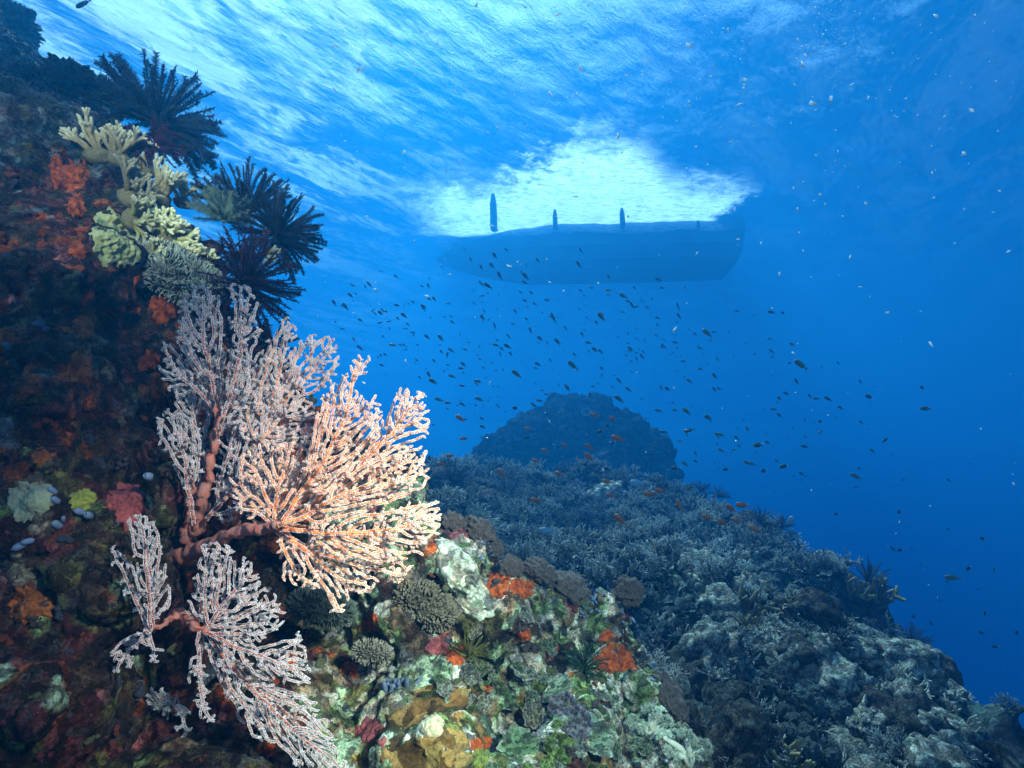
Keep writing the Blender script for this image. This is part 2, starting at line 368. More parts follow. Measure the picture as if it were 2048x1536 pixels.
while y < 1850:
    x = -460
    while x < 1480:
        xx = x + random.uniform(-22, 22); yy = y + random.uniform(-22, 22)
        if inpoly(xx, yy):
            s = sildist(xx, yy)
            if s > 14:
                rp_ = min(random.uniform(42, 78), s*0.95); d = wdepth(xx, yy)*(1+random.uniform(-.035, .035))
                r_ = rp_*d/F
                p = at(xx, yy, d) + ray(xx, yy).normalized()*r_*0.9
                q = random.uniform
                blobs.append((p, (r_*q(.85, 1.15), r_*q(.85, 1.25), r_*q(.8, 1.1)), random.uniform(0, 99)))
                if s > 60:      # backing rock
                    R2 = min(150, s*0.9)*d/F
                    blobs.append((at(xx, yy, d) + ray(xx, yy).normalized()*(R2*1.0 + 0.10), (R2, R2, R2), random.uniform(0, 99)))
        x += 46
    y += 46
V, N_, Q = remesh_blobs('near_reef', blobs, 0.0085)
px_, py_, dd = pix(V)
inv = (px_ > -120) & (px_ < 1600) & (py_ > -80) & (py_ < 1640) & (dd > .3)
near = fbm(V*6.0, 2)*0.022 + fbm(V*17+5, 3)*0.014 - 0.016*np.abs(fbm(V*11+40, 3)) + 0.006*fbm(V*60, 2)
V = V + N_*(near*np.clip(dd, 0.9, 2.5)/1.3)[:, None]
keepf = inv[Q].all(1) | (rng.random(len(Q)) < 2)
WV, WQ = V, Q
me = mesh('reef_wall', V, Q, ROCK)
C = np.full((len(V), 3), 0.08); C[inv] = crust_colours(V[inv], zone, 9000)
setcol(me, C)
wall = link('reef_wall', me); tag(wall, kind='structure')
print('wall', len(V))
# ---- middle reef: a slope that falls to the right, and ends at a drop-off
def slope(x, y):
    z = -1.17 - 0.125*x + 0.152*y - 0.75*np.maximum(0, x-2.2)**1.3 - 0.9*np.maximum(0, x-2.7)**1.3 - 0.05*np.maximum(0, 2.6-y)
    z = z - 0.28*np.maximum(0, x-1.3)*sstep(y, 4.6, 3.0)
    z = z + 0.10*np.exp(-((x-0.9)**2+(y-3.2)**2)/0.5)
    z = z - 0.16*np.maximum(0, y-7.0)**1.6
    return z
def grid_polar(t0, t1, nt_, r0, r1, nr):
    th = np.linspace(R(t0), R(t1), nt_); rr = np.exp(np.linspace(math.log(r0), math.log(r1), nr))
    T, RR = np.meshgrid(th, rr); return RR*np.sin(T), RR*np.cos(T)
nt_, nr_ = 620, 460
X, Y = grid_polar(-30, 58, nt_, 0.9, 13, nr_)
P = np.stack([X.ravel(), Y.ravel(), np.zeros(X.size)], 1)
P[:, 2] = slope(P[:, 0], P[:, 1])
r_ = np.hypot(P[:, 0], P[:, 1])
big = fbm(P*[1.1, 1.1, 1.1], 2)*0.20; mid_ = fbm(P*3.1+3, 3)*0.10; rid = -np.abs(fbm(P*2.2+11, 3))*0.16 + 0.06
sm_ = fbm(P*9+1, 3)*0.05
dz = (big+mid_+rid*1.5)*np.clip(r_/2.2, 0.5, 1.25) + sm_
P[:, 2] += dz
P[:, 0] += 0.10*fbm(P*3.3+50, 2); P[:, 1] += 0.10*fbm(P*3.3+70, 2)
i = np.arange((nr_-1)*nt_).reshape(nr_-1, nt_)[:, :-1].ravel()
Q = np.stack([i, i+nt_, i+1+nt_, i+1], 1)
me = mesh('reef_slope', P, Q, ROCKFAR); SV, SQ = P.copy(), Q
C = crust_colours(P, lambda a, b: 'right', 3000, 5, 0.8)*0.75
setcol(me, C); tag(link('reef_slope', me), kind='structure')
# ---- the far mound
blobs = []
c0 = np.array(at(1155, 985, 13.2)[:])
for k in range(420):
    u = rng.normal(size=3); u /= np.linalg.norm(u); u[2] = abs(u[2])*1.2 - 0.25
    q = u*np.array([2.2, 1.8, 2.2])*rng.uniform(0.86, 0.93)
    if u[0] < 0: q[0] *= 1.0 + 0.35*(1-max(0, u[2]))
    rr = rng.uniform(.18, .42); blobs.append((c0+q, (rr*1.3, rr*1.2, rr*.8), k))
for k in range(14): blobs.append((c0+[rng.uniform(-.4,.3), rng.uniform(-.3,.3), 0.6-.36*k], (1.7+.04*k, 1.4, 1.35), k))
for k in range(120):
    rr = rng.uniform(.2, .45); t = rng.random(); blobs.append((c0+[-1.2-2.2*t, rng.uniform(-.8, .8), 1.35-1.15*t**.8-rr*.8+rng.uniform(-.5, .05)], (rr*1.4, rr*1.3, rr), k))
for k in range(6): blobs.append((c0+[-1.2-.35*k, 0, .25-.28*k], (1.2, 1.1, .9), k))
V, N_, Q = remesh_blobs('mound', blobs, 0.05)
V = V + N_*(fbm(V*2.4, 4)*0.20 + fbm(V*7, 2)*.05)[:, None]
me = mesh('coral_mound', V, Q, ROCKFAR); setcol(me, crust_colours(V, lambda a, b: 'right', 900, 8)*.55); BV, BQ = V, Q
tag(link('coral_mound', me), 'round-topped dark coral mound standing in the blue beyond the reef slope', 'coral mound')
# ---- sea bed far below, down to where the water hides it
xs = np.linspace(-59, 69, 90); ys = np.linspace(-11, 94, 80); X, Y = np.meshgrid(xs, ys)
P = np.stack([X.ravel(), Y.ravel(), np.zeros(X.size)], 1); P[:, 2] = -15 - 0.12*P[:, 0].clip(-40, 45) + 0.6*fbm(P*.12, 3)
i = np.arange(79*90).reshape(79, 90)[:, :-1].ravel(); Q = np.stack([i, i+1, i+91, i+90], 1)
SAND = mat('pale_sand', (0.22, 0.21, 0.18), (0.14, 0.135, 0.11), 9, 0.95, 0.3, 60)
tag(link('seabed', mesh('seabed', P, Q, SAND)), kind='structure')
def sand_patch(px, py, rad):
    d = ray(px, py).normalized(); t = 1.0
    while True:
        p = d*t
        if p.z < slope(p.x, p.y)+.02 or t > 8: break
        t += .01
    n = 60; U = np.linspace(-1, 1, n); A, B = np.meshgrid(U, U); r_ = np.hypot(A, B)
    X = p.x+A.ravel()*rad; Y = p.y+B.ravel()*rad*1.2; e = sstep(r_.ravel(), 1.0, .6)
    Z = slope(X, Y) + .13*e - .22*(1-e) + .008*np.sin(X*42+Y*16+2*fbm(np.stack([X*3, Y*3, X*0], 1), 2))
    V = np.stack([X, Y, Z], 1); i = np.arange((n-1)*n).reshape(n-1, n)[:, :-1].ravel()
    tag(link('sand_patch', mesh('sand_patch', V, np.stack([i, i+1, i+n+1, i+n], 1), SAND)), kind='structure')
sand_patch(2020, 1505, .48)
bvW = BVHTree.FromPolygons(WV.tolist(), WQ.tolist()); bvS = BVHTree.FromPolygons(SV.tolist(), SQ.tolist()); bvB = BVHTree.FromPolygons(BV.tolist(), BQ.tolist())
O0 = Vector((0, 0, 0))
def hit(px, py, which='WSB'):
    """the reef point seen at a photo pixel, its normal and its depth"""
    best = None
    d = ray(px, py).normalized()
    for k, bv in (('W', bvW), ('S', bvS), ('B', bvB)):
        if k in which:
            h = bv.ray_cast(O0, d)
            if h[0] is not None and (best is None or h[3] < best[2]):
                n = h[1] if h[1].dot(d) < 0 else -h[1]
                best = (h[0], n, h[3], k)
    return best
def down(x, y, bv=None):
    h = (bv or bvS).ray_cast(Vector((x, y, 5)), Vector((0, 0, -1)))
    return (h[0], h[1]) if h[0] is not None else (None, None)

# ---------------------------------------------------------------- tubes and beads
def tubes(paths, sides=5, cap=True):
    """paths: list of (points Nx3, radii N) -> one vertex/face set"""
    V = []; Fq = []; o = 0
    a = np.linspace(0, 2*np.pi, sides, endpoint=False); ca, sa = np.cos(a), np.sin(a)
    for P, r_ in paths:
        P = np.asarray(P, float); n = len(P)
        if n < 2: continue
        T = np.gradient(P, axis=0); T /= np.linalg.norm(T, axis=1)[:, None]+1e-12
        ref = np.array([0.31, 0.17, 0.93]) if abs(T[0] @ [0.31, 0.17, 0.93]) < .9 else np.array([1.0, 0, 0])
        A = np.cross(T, ref); A /= np.linalg.norm(A, axis=1)[:, None]+1e-12; B = np.cross(T, A)
        r_ = np.broadcast_to(np.asarray(r_, float), (n,))
        ring = P[:, None] + r_[:, None, None]*(A[:, None]*ca[None, :, None] + B[:, None]*sa[None, :, None])
        if cap:
            tip = P[-1]+T[-1]*r_[-1]*0.7; ring = np.concatenate([ring, (ring[-1]-P[-1])[None]*0.45+tip], 0); n += 1
        V.append(ring.reshape(-1, 3))
        i = np.arange((n-1)*sides).reshape(n-1, sides); j = np.roll(i, -1, axis=1)
        Fq.append(np.stack([i, j, j+sides, i+sides], -1).reshape(-1, 4)+o); o += n*sides
    return np.vstack(V), np.vstack(Fq)
OCT = np.array([(1,0,0),(-1,0,0),(0,1,0),(0,-1,0),(0,0,1),(0,0,-1)], float)
OCF = np.array([(0,2,4),(2,1,4),(1,3,4),(3,0,4),(2,0,5),(1,2,5),(3,1,5),(0,3,5)])
def beads(C, r_, jit=0.35, seed=1):
    C = np.asarray(C, float); n = len(C); g = np.random.default_rng(seed)
    r_ = np.broadcast_to(np.asarray(r_, float), (n,))
    ax = g.normal(size=(n, 3)); ax /= np.linalg.norm(ax, axis=1)[:, None]
    b = np.cross(ax, [0.2, 0.5, 0.8]); b /= np.linalg.norm(b, axis=1)[:, None]; c = np.cross(ax, b)
    M = np.stack([ax, b, c], 1)
    U = np.einsum('vk,nkj->nvj', OCT, M) * (1+g.uniform(-jit, jit, (n, 6, 1))) * r_[:, None, None]
    V = (C[:, None]+U).reshape(-1, 3); Fq = (OCF[None]+6*np.arange(n)[:, None, None]).reshape(-1, 3)
    return V, Fq

# ---------------------------------------------------------------- sea fans, grown by space colonisation inside their own outline
M_STEM = mat('coral_pink_stem', (0.46, 0.12, 0.08), (0.30, 0.17, 0.14), 120, 0.7, 0.8, 240)
M_BRANCH = mat('red_orange_branch', (0.70, 0.12, 0.02), (0.85, 0.26, 0.03), 40, 0.6)
M_BRANCH_DIM = mat('dimmed_red_branch', (0.26, 0.05, 0.035), (0.42, 0.10, 0.04), 30, 0.6)  # branch red darkened to stand for weaker strobe light on the left fans
M_POLYP = mat('greyed_white_polyps', (0.70, 0.71, 0.72), (0.56, 0.56, 0.57), 60, 0.7)  # white cooled to grey: the strobe's fall-off to the left put into the colour
M_POLYP_P = mat('peach_polyps', (0.88, 0.80, 0.74), (0.84, 0.60, 0.48), 60, 0.7)
def colonise(poly, base, seed, step=3.8, dens=1/19.0, kill=4.1, start=None):
    g = np.random.default_rng(seed); poly = [tuple(p) for p in poly]; A = np.array(poly, float)
    lo, hi = A.min(0), A.max(0); n = int((hi-lo).prod()*dens)
    pts = g.uniform(lo, hi, (n, 2)); pts = np.array([p for p in pts if inpoly(p[0], p[1], poly)])
    gap = perlin(np.column_stack([pts/27.0, np.full(len(pts), seed*1.7)])) + .5*perlin(np.column_stack([pts/12.0, np.full(len(pts), seed*2.9)]))
    Ab = A; Bb = np.roll(A, -1, 0); ab = Bb-Ab; w_ = pts[:, None]-Ab[None]; tt_ = np.clip((w_*ab[None]).sum(2)/((ab**2).sum(1)+1e-9), 0, 1); bd_ = np.linalg.norm(w_-tt_[..., None]*ab[None], axis=2).min(1)
    edge = perlin(np.column_stack([pts/9.0, np.full(len(pts), seed*.9)]))
    pts = pts[(gap > -.13) & ((bd_ > 26) | (edge > -.02-.25*(bd_-12)/14))]
    N_ = [tuple(base)]; par = [-1]
    if start:
        for p in start: N_.append(tuple(p)); par.append(len(N_)-2)
    # trunk towards the outline
    Nn = np.array(N_, float); near_i = np.zeros(len(pts), int); near_d = np.full(len(pts), 1e9)
    def upd(i0):
        nonlocal near_i, near_d
        D = np.linalg.norm(pts[:, None]-Nn[None, i0:], axis=2); k = D.argmin(1); d = D[np.arange(len(pts)), k]
        m = d < near_d; near_i[m] = k[m]+i0; near_d[m] = d[m]
    upd(0); seen = set()
    for it in range(260):
        if not len(pts): break
        u = {}
        order = np.argsort(near_i); ni = near_i[order]; P_ = pts[order]
        uniq, st = np.unique(ni, return_index=True)
        dirs = P_-Nn[ni]; dirs /= np.linalg.norm(dirs, axis=1)[:, None]+1e-9
        sums = np.add.reduceat(dirs, st, axis=0)
        i0 = len(Nn); new = []
        for k_, s_ in zip(uniq, sums):
            L_ = np.hypot(*s_)
            if L_ < 1e-6: continue
            s_ = s_/L_
            if par[k_] >= 0:
                pd = Nn[k_]-Nn[par[k_]]; pd = pd/(np.hypot(*pd)+1e-9)
                if s_ @ pd < -0.2: continue
                s_ = s_ + .55*pd; s_ = s_/(np.hypot(*s_)+1e-9)
            q = Nn[k_]+s_*step + g.normal(0, 0.5, 2)
            key = (int(k_), int(q[0]/2.5), int(q[1]/2.5))
            if key in seen: continue
            seen.add(key); new.append(q); par.append(int(k_))
        if not new: break
        Nn = np.vstack([Nn, new]); upd(i0)
        keep = near_d > kill; pts, near_i, near_d = pts[keep], near_i[keep], near_d[keep]
    return Nn, np.array(par)
def fan_geometry(lobes, tip_r=1.2, seed=0, power=0.42, maxr=5.6, polyp=2.1, thin=None):
    """lobes: (outline, base, depth at base, depth slope per px (x,y), bow) -> branch tubes, polyp beads"""
    paths = []; bc = []; br = []
    for li, (poly, base, d0, gx, gy, bow) in enumerate(lobes):
        N_, par = colonise(poly, base, seed*31+li)
        n = len(N_); g = np.random.default_rng(seed*77+li)
        ch = [[] for _ in range(n)]
        for i in range(1, n): ch[par[i]].append(i)
        size = np.ones(n)
        for i in range(n-1, 0, -1): size[par[i]] += size[i]
        rad = np.minimum(maxr, tip_r*(size/1.0)**(power*0.55)); rad = np.maximum(tip_r, rad*0.62)
        rel = N_-np.array(base, float); L_ = np.hypot(rel[:, 0], rel[:, 1])
        P3 = np.array([[a, b, 0.0] for a, b in N_])
        d = d0 + rel[:, 0]*gx + rel[:, 1]*gy + bow*(L_/250.0)**2 + 0.020*fbm(P3/45.0+li*9, 2) + 0.008*fbm(P3/14.0+li*5, 2)
        W_ = np.array([at(a, b, dd_)[:] for (a, b), dd_ in zip(N_, d)])
        m_ = rad*d/F
        for i in range(n):      # chains
            for c in ch[i]:
                if i == 0 or len(ch[i]) != 1:
                    q = [i, c]
                    while len(ch[q[-1]]) == 1: q.append(ch[q[-1]][0])
                    q = np.array(q); rr = m_[q].copy(); rr[0] = rr[1]
                    paths.append((W_[q], rr))
        # polyps sit on both edges and the front of every thin branch
        for i in range(1, n):
            j = par[i]; a, b = W_[j], W_[i]; t = b-a; Ls = np.linalg.norm(t)
            if Ls < 1e-6: continue
            t /= Ls; r1 = m_[i]
            view = -np.array(ray(*N_[i])[:]); view /= np.linalg.norm(view); s_ = np.cross(t, view); s_ /= np.linalg.norm(s_)+1e-9
            if rad[i] > 5.5: continue
            for k in range(4):
                for side in ((-1, 1, 0) if k % 2 else (-1, 1, .35)):
                    if g.random() < (0.06 if side in (1, -1) else 0.5): continue
                    dirv = s_*side*1.0 + view*(0.35 if abs(side) == 1 else 1.0) + g.normal(0, .18, 3)
                    dirv /= np.linalg.norm(dirv)
                    bc.append(a+t*Ls*((k+g.random())/4) + dirv*(r1+0.55*polyp*d[i]/F)); br.append(polyp*d[i]/F*g.uniform(.6, .95))
            if not ch[i]:
                for _ in range(6):
                    v = g.normal(size=3); v /= np.linalg.norm(v); bc.append(b+v*(r1*1.15)+t*r1); br.append(polyp*d[i]/F*g.uniform(.6, .9))
    return paths, np.array(bc), np.array(br)
def stem_mesh(pts, parent, name='stem', m=None):
    """pts: (px, py, depth, radius px)"""
    pts = np.array(pts, float); n = 10*(len(pts)-1)+1; tt = np.linspace(0, len(pts)-1, n)
    Q_ = np.stack([np.interp(tt, range(len(pts)), pts[:, k]) for k in range(4)], 1)
    for _ in range(4): Q_[1:-1] = (Q_[:-2]+Q_[1:-1]*2+Q_[2:])/4
    W_ = np.array([at(a, b, d)[:] for a, b, d, r in Q_]); rr = Q_[:, 3]*.85*Q_[:, 2]/F
    W_ += 0.006*np.stack([fbm(W_*30+k*9, 2) for k in range(3)], 1); rr = rr*(1+.18*fbm(W_*60, 2)+0.07*np.sin(np.arange(n)*2.1))
    V, Fc = tubes([(W_, rr)], 14); c = V.copy(); V += 0.004*(fbm(c*70, 3)[:, None])*np.sign(V-np.repeat(np.vstack([W_, W_[-1:]]), 14, 0))
    o = link(name, mesh(name, V, Fc, m or M_STEM)); setparent(o, parent); return o
def setparent(o, parent):
    if parent is not None:
        o.parent = parent; o.matrix_parent_inverse = Matrix.Translation(-parent.location)
def empty(name, loc):
    e = bpy.data.objects.new(name, None); e.empty_display_size = 0.05; COL.objects.link(e); e.location = loc; return e
def sea_fan(label, lobes, stems, seed, group=None, bm=None, pm=None, **kw):
    b = stems[0][0] if stems else (*lobes[0][1], lobes[0][2], 3)
    e = empty('sea_fan', at(b[0], b[1], b[2])); tag(e, label, 'sea fan', group)
    for s in stems: stem_mesh(s, e)
    lobes = [z for lb in lobes for z in (lb, (lb[0], (lb[1][0]+6, lb[1][1]-8), lb[2]+.045, lb[3], lb[4], lb[5]+.01))]
    for q, lb in enumerate(lobes):
        paths, bc, br = fan_geometry([lb], seed=seed*13+q, **kw)
        V, Fc = tubes(paths, 5); o = link('branches', mesh('branches', V, Fc, bm or M_BRANCH)); setparent(o, e)
        V, Fc = beads(bc, br, seed=q); p = link('polyps', mesh('polyps', V, Fc, pm or M_POLYP, smooth=True)); tag(p, kind='stuff')
        p.parent = o
        p.matrix_parent_inverse = o.matrix_world.inverted() if False else Matrix.Identity(4)
        nb.append(len(bc))
    return e
nb = []
sea_fan('pale grey upper sea fan with a long pink trunk, spreading against the dark reef wall', [
   ([(352,690),(345,640),(360,600),(385,568),(402,563),(440,590),(447,630),(452,690),(440,760),(430,800),(400,760)], (436,812), 1.13, 0, .00010, .02),
   ([(316,690),(330,683),(380,690),(430,760),(434,812),(400,805),(350,795),(318,750)], (436,826), 1.15, .0001, 0, .02),
   ([(455,572),(478,560),(515,588),(518,640),(528,664),(505,700),(500,780),(480,860),(440,840),(450,770),(465,700),(458,640)], (436,870), 1.10, 0, .00015, .03),
   ([(312,830),(330,812),(365,820),(400,850),(412,900),(402,1000),(378,1012),(338,930),(312,880)], (388,1050), 1.12, .0001, .0001, .02),
   ([(436,850),(500,800),(560,830),(600,930),(560,1010),(440,1050),(422,960)], (412,1040), 1.13, -.0001, 0, .0),
   ([(440,700),(500,690),(560,720),(560,830),(500,880),(440,850),(425,780)], (440,870), 1.16, 0, 0, .0),
   ([(395,760),(425,790),(420,860),(400,930),(372,880),(350,830),(350,800)], (415,960), 1.17, 0, 0, .0),
 ], [[(375,1075,1.20,17),(398,1050,1.17,14),(408,1000,1.15,12),(418,940,1.14,10),(430,880,1.13,9.5),(437,850,1.13,8),(434,812,1.13,6)],
     [(370,1070,1.19,8),(376,1020,1.15,6),(384,960,1.13,5)]], 1, polyp=1.25, bm=M_BRANCH_DIM)
sea_fan('cream and orange middle sea fan with its top lobes against the blue water', [
   ([(528,690),(562,640),(582,630),(597,660),(590,700),(604,740),(590,830),(520,860),(498,780)], (512,870), 1.16, 0, .0001, .03),
   ([(590,705),(600,680),(640,662),(668,675),(680,700),(678,738),(660,770),(620,800),(560,830),(540,800),(570,740)], (515,865), 1.19, 0, .0001, .04),
   ([(470,790),(560,765),(625,800),(640,860),(600,900),(540,905),(480,880)], (516,880), 1.12, 0, 0, -.01),
 ], [[(470,1050,1.22,9),(505,960,1.2,8),(512,870,1.16,6)]], 2, polyp=1.3)
sea_fan('largest sea fan, bright orange and cream, arching on a thick pink stem to the right', [
   ([(600,930),(640,790),(690,740),(722,702),(740,712),(738,740),(718,780),(760,790),(775,850),(700,960),(620,1010)], (560,1050), 1.02, 0, .00008, .03),
   ([(690,960),(750,860),(770,830),(790,785),(808,762),(850,790),(862,835),(857,885),(840,870),(800,885),(770,930)], (600,1030), 1.04, 0, 0, .02),
   ([(600,1020),(640,950),(760,900),(830,880),(856,900),(862,960),(830,990),(700,1040),(620,1060)], (556,1052), 0.99, 0, 0, .02),
   ([(600,1050),(700,1035),(820,1000),(882,1000),(884,1040),(874,1090),(850,1110),(760,1140),(640,1115)], (556,1058), 1.0, -.0001, 0, .02),
   ([(552,1075),(640,1075),(760,1110),(830,1130),(800,1170),(770,1165),(730,1190),(700,1195),(690,1225),(655,1232),(650,1180),(600,1175),(558,1155)], (552,1062), 1.02, 0, 0, .0),
   ([(455,940),(500,890),(580,870),(650,880),(640,960),(600,1040),(520,1055),(470,1020)], (548,1060), 1.05, .0001, 0, .02),
 ], [[(352,1120,1.22,20),(400,1098,1.16,17),(440,1078,1.10,14),(490,1060,1.05,13),(535,1058,1.02,12),(556,1056,1.0,10)]], 3, polyp=1.35, pm=M_POLYP_P, tip_r=1.35)
sea_fan('small grey sea fan with upright fingers at the lower left of the cluster', [
   ([(256,1040),(268,1028),(290,1026),(322,1060),(327,1110),(342,1150),(342,1205),(312,1250),(285,1250),(275,1160)], (300,1262), 0.98, 0, 0, .02),
   ([(217,1105),(228,1090),(250,1100),(275,1150),(290,1200),(296,1250),(270,1235),(240,1170)], (298,1262), 0.99, 0, 0, .02),
   ([(265,1262),(300,1262),(330,1290),(322,1322),(300,1322),(285,1290),(268,1330),(225,1362),(212,1312),(245,1280)], (292,1256), 0.98, 0, 0, .02),
 ], [[(368,1228,1.08,9),(330,1240,1.02,6),(300,1262,.98,5)]], 4, polyp=1.25, bm=M_BRANCH_DIM)
sea_fan('long grey sea fan with dimmed red branches trailing down to the bottom edge', [
   ([(392,1130),(405,1085),(440,1078),(500,1110),(525,1150),(578,1220),(560,1262),(510,1300),(450,1290),(365,1228)], (412,1262), 1.02, 0, 0, .03),
   ([(440,1280),(500,1290),(550,1310),(590,1262),(612,1268),(612,1310),(625,1370),(560,1368),(500,1355),(430,1340)], (420,1268), 1.00, 0, 0, .03),
   ([(400,1270),(440,1300),(500,1350),(570,1365),(630,1400),(675,1470),(700,1545),(600,1545),(560,1490),(500,1475),(455,1410)], (414,1266), 1.01, .0001, 0, .02),
   ([(385,1290),(410,1330),(425,1400),(432,1440),(410,1458),(385,1400),(372,1330)], (398,1262), .99, 0, 0, .0),
 ], [[(350,1225,1.12,12),(372,1240,1.06,11),(398,1256,1.02,9),(414,1266,1.01,7)]], 5, polyp=1.25, bm=M_BRANCH_DIM)
sea_fan('faint little sea fan half lost in the shadow below the others', [
   ([(288,1402),(300,1372),(322,1368),(345,1402),(340,1440),(320,1480),(296,1460)], (340,1405), 1.22, 0, 0, .02),
   ([(350,1402),(372,1410),(392,1440),(372,1490),(352,1482),(346,1440)], (344,1402), 1.21, 0, 0, .02),
 ], [], 6, polyp=1.7, bm=M_BRANCH_DIM)
print('polyps', sum(nb))

# ---------------------------------------------------------------- placing helpers
def frame(n, spin=0.0):
    n = Vector(n).normalized(); q = n.to_track_quat('Z', 'Y'); return q @ Vector((0, 0, 1)).rotation_difference(Vector((0, 0, 1))) @ Matrix.Rotation(spin, 3, 'Z').to_quaternion()
def put(o, loc, n=(0, 0, 1), spin=0.0, s=1.0):
    o.rotation_mode = 'QUATERNION'; o.location = loc; o.rotation_quaternion = frame(n, spin); o.scale = (s, s, s) if isinstance(s, (int, float)) else s
    return o
def copy_tree(o, parent=None):
    c = o.copy(); COL.objects.link(c)
    if parent is not None: c.parent = parent
    for ch in list(o.children): copy_tree(ch, c)
    return c
class Proto:
    """a kind built once; the first use takes the original, later uses copy it and its parts"""
    def __init__(self, make): self.make = make; self.o = None
    def get(self):
        if self.o is None: self.o = self.make(); return self.o
        return copy_tree(self.o)
def ang(px, py, depth, deg, tilt=0.0):
    """unit vector that points, seen in the photo, at deg (counter-clockwise from right), leaning tilt towards the camera"""
    a = R(deg); r_ = Vector((1, 0, 0)); u = Vector((0, -SP, CP)); f = Vector((0, CP, SP))
    v = r_*math.cos(a)+u*math.sin(a); return (v*math.cos(R(tilt)) - f*math.sin(R(tilt))).normalized()
def icos(sub):
    import bmesh
    bm = bmesh.new(); bmesh.ops.create_icosphere(bm, subdivisions=sub, radius=1.0)
    U = np.array([v.co[:] for v in bm.verts]); Fi = np.array([[v.index for v in f.verts] for f in bm.faces]); bm.free(); return U, Fi
ICO = {k: icos(k) for k in (2, 3, 4, 5)}
def merge(parts):
    V = []; Fq = []; o = 0
    for v, f in parts:
        if f.shape[1] == 3: f = np.hstack([f, f[:, 2:3]])
        V.append(v); Fq.append(f+o); o += len(v)
    V = np.vstack(V); Fq = np.vstack(Fq)
    return V, [tuple(q[:3]) if q[2] == q[3] else tuple(q) for q in Fq.tolist()]

# ---------------------------------------------------------------- boat on the surface, dark from below
M_HULL = mat('dark_hull_paint', (0.03, 0.06, 0.10), (0.05, 0.09, 0.13), 1.2, 0.6)
M_TIMBER = mat('weathered_timber', (0.10, 0.08, 0.06), (0.06, 0.05, 0.04), 8, 0.8)
def boat():
    e = empty('moored_boat', (2.65, 21.5, SURF)); tag(e, 'dark flat-bottomed boat moored at the surface, seen from below beside bright rippled water', 'boat')
    n = 44; V = []; L_ = 11.4; k = 9
    for i in range(n):
        t = i/(n-1); x = -L_/2 + L_*t
        b = 2.4*min(1, math.sin(min(1, (t/0.42))*math.pi/2)**0.75) * (1-0.06*sstep(t, .8, 1)) + 0.02
        dft = 0.75*min(1, (t/0.3))**0.6+.04
        for j in range(k):
            a = -1 + 2*j/(k-1); V.append((x, b*np.sign(a)*abs(a)**0.8, -dft*(1-abs(a)**3.0) + 0.62*abs(a)**6))
        V.append((x, b*0.98, 0.75)); V.append((x, -b*0.98, 0.75))
    k2 = k+2; Fc = []
    for i in range(n-1):
        seq = list(range(k))+[k, k+1]
        for j in range(k2):
            a = seq[j]; b_ = seq[(j+1) % k2]; Fc.append((i*k2+a, i*k2+b_, (i+1)*k2+b_, (i+1)*k2+a))
    Fc.append(tuple(reversed([s for s in range(k2)]))); Fc.append(tuple((n-1)*k2+s for s in range(k2)))
    h = link('hull', mesh('hull', V, Fc, M_HULL, smooth=False), e); h.rotation_euler = (0, 0, R(-4)); 
    for x, l, r_ in ((-3.3, 2.2, .13), (-1.1, 1.4, .09), (1.3, 1.5, .10), (4.0, .8, .07)):
        dv = -np.array([x+2.85, 19.3]); dv /= np.linalg.norm(dv); a0 = np.array([x, -2.15])
        P = np.array([(*a0, .3), (*(a0+dv*.25), .08), (*(a0+dv*l), -.02), (*(a0+dv*l*1.3), 0)])
        V, Fc = tubes([(P, np.array([r_, r_, r_*.9, r_*.4]))], 8); link('outrigger_beam', mesh('outrigger_beam', V, Fc, M_TIMBER), e)
    return e
boat()

# ---------------------------------------------------------------- fish
def fish_parts(depth, deep_tail, colb, colt):
    n = 14; k = 10; V = []; Fc = []
    t = np.linspace(0, 1, n); hgt = depth*np.sin(np.pi*np.clip(t, 0, 1)**0.72)**0.8*(1-0.15*t)+0.028+0.012*(1-t); hgt[0] = 0.012; wid = hgt*0.42; wid[-1] *= .5
    for i in range(n):
        for j in range(k):
            a = 2*np.pi*j/k; V.append((0.40-0.78*t[i], wid[i]*math.cos(a), hgt[i]*math.sin(a)-0.01*math.sin(np.pi*t[i])))
    for i in range(n-1):
        for j in range(k): Fc.append((i*k+j, i*k+(j+1) % k, (i+1)*k+(j+1) % k, (i+1)*k+j))
    Fc.append(tuple(reversed(range(k)))); Fc.append(tuple((n-1)*k+j for j in range(k)))
    def fin(pts, th=0.006):
        m_ = len(pts); v = [(x, th, z) for x, z in pts]+[(x, -th, z) for x, z in pts]
        return v, [tuple(range(m_)), tuple(reversed(range(m_, 2*m_)))]+[(i, i+m_, (i+1) % m_+m_, (i+1) % m_) for i in range(m_)]
    d = depth
    tail = fin([(-.34, .026), (-.44, .06), (-.56, .05+deep_tail), (-.50, .03), (-.465, 0), (-.50, -.03), (-.56, -.05-deep_tail), (-.44, -.06), (-.34, -.026)])
    dors = fin([(.20, d*.80), (.08, d*1.28), (-.10, d*1.22), (-.26, d*.92), (-.32, .04), (-.05, d*.7)], .005)
    vent = fin([(-.02, -d*.85), (-.16, -d*1.25), (-.28, -d*.75), (-.30, -.04), (-.1, -d*.7)], .005)
    pect = fin([(.16, -.02), (.02, -.075), (-.02, -.045), (.10, .0)], .005); pect = ([(x, y+np.sign(y)*d*.34, z) for x, y, z in pect[0]], pect[1])
    return (V, Fc), tail, dors, vent, pect
M_EYE = mat('fish_eye', (0.01, 0.01, 0.012), (0.02, 0.02, 0.02), 5, 0.2)
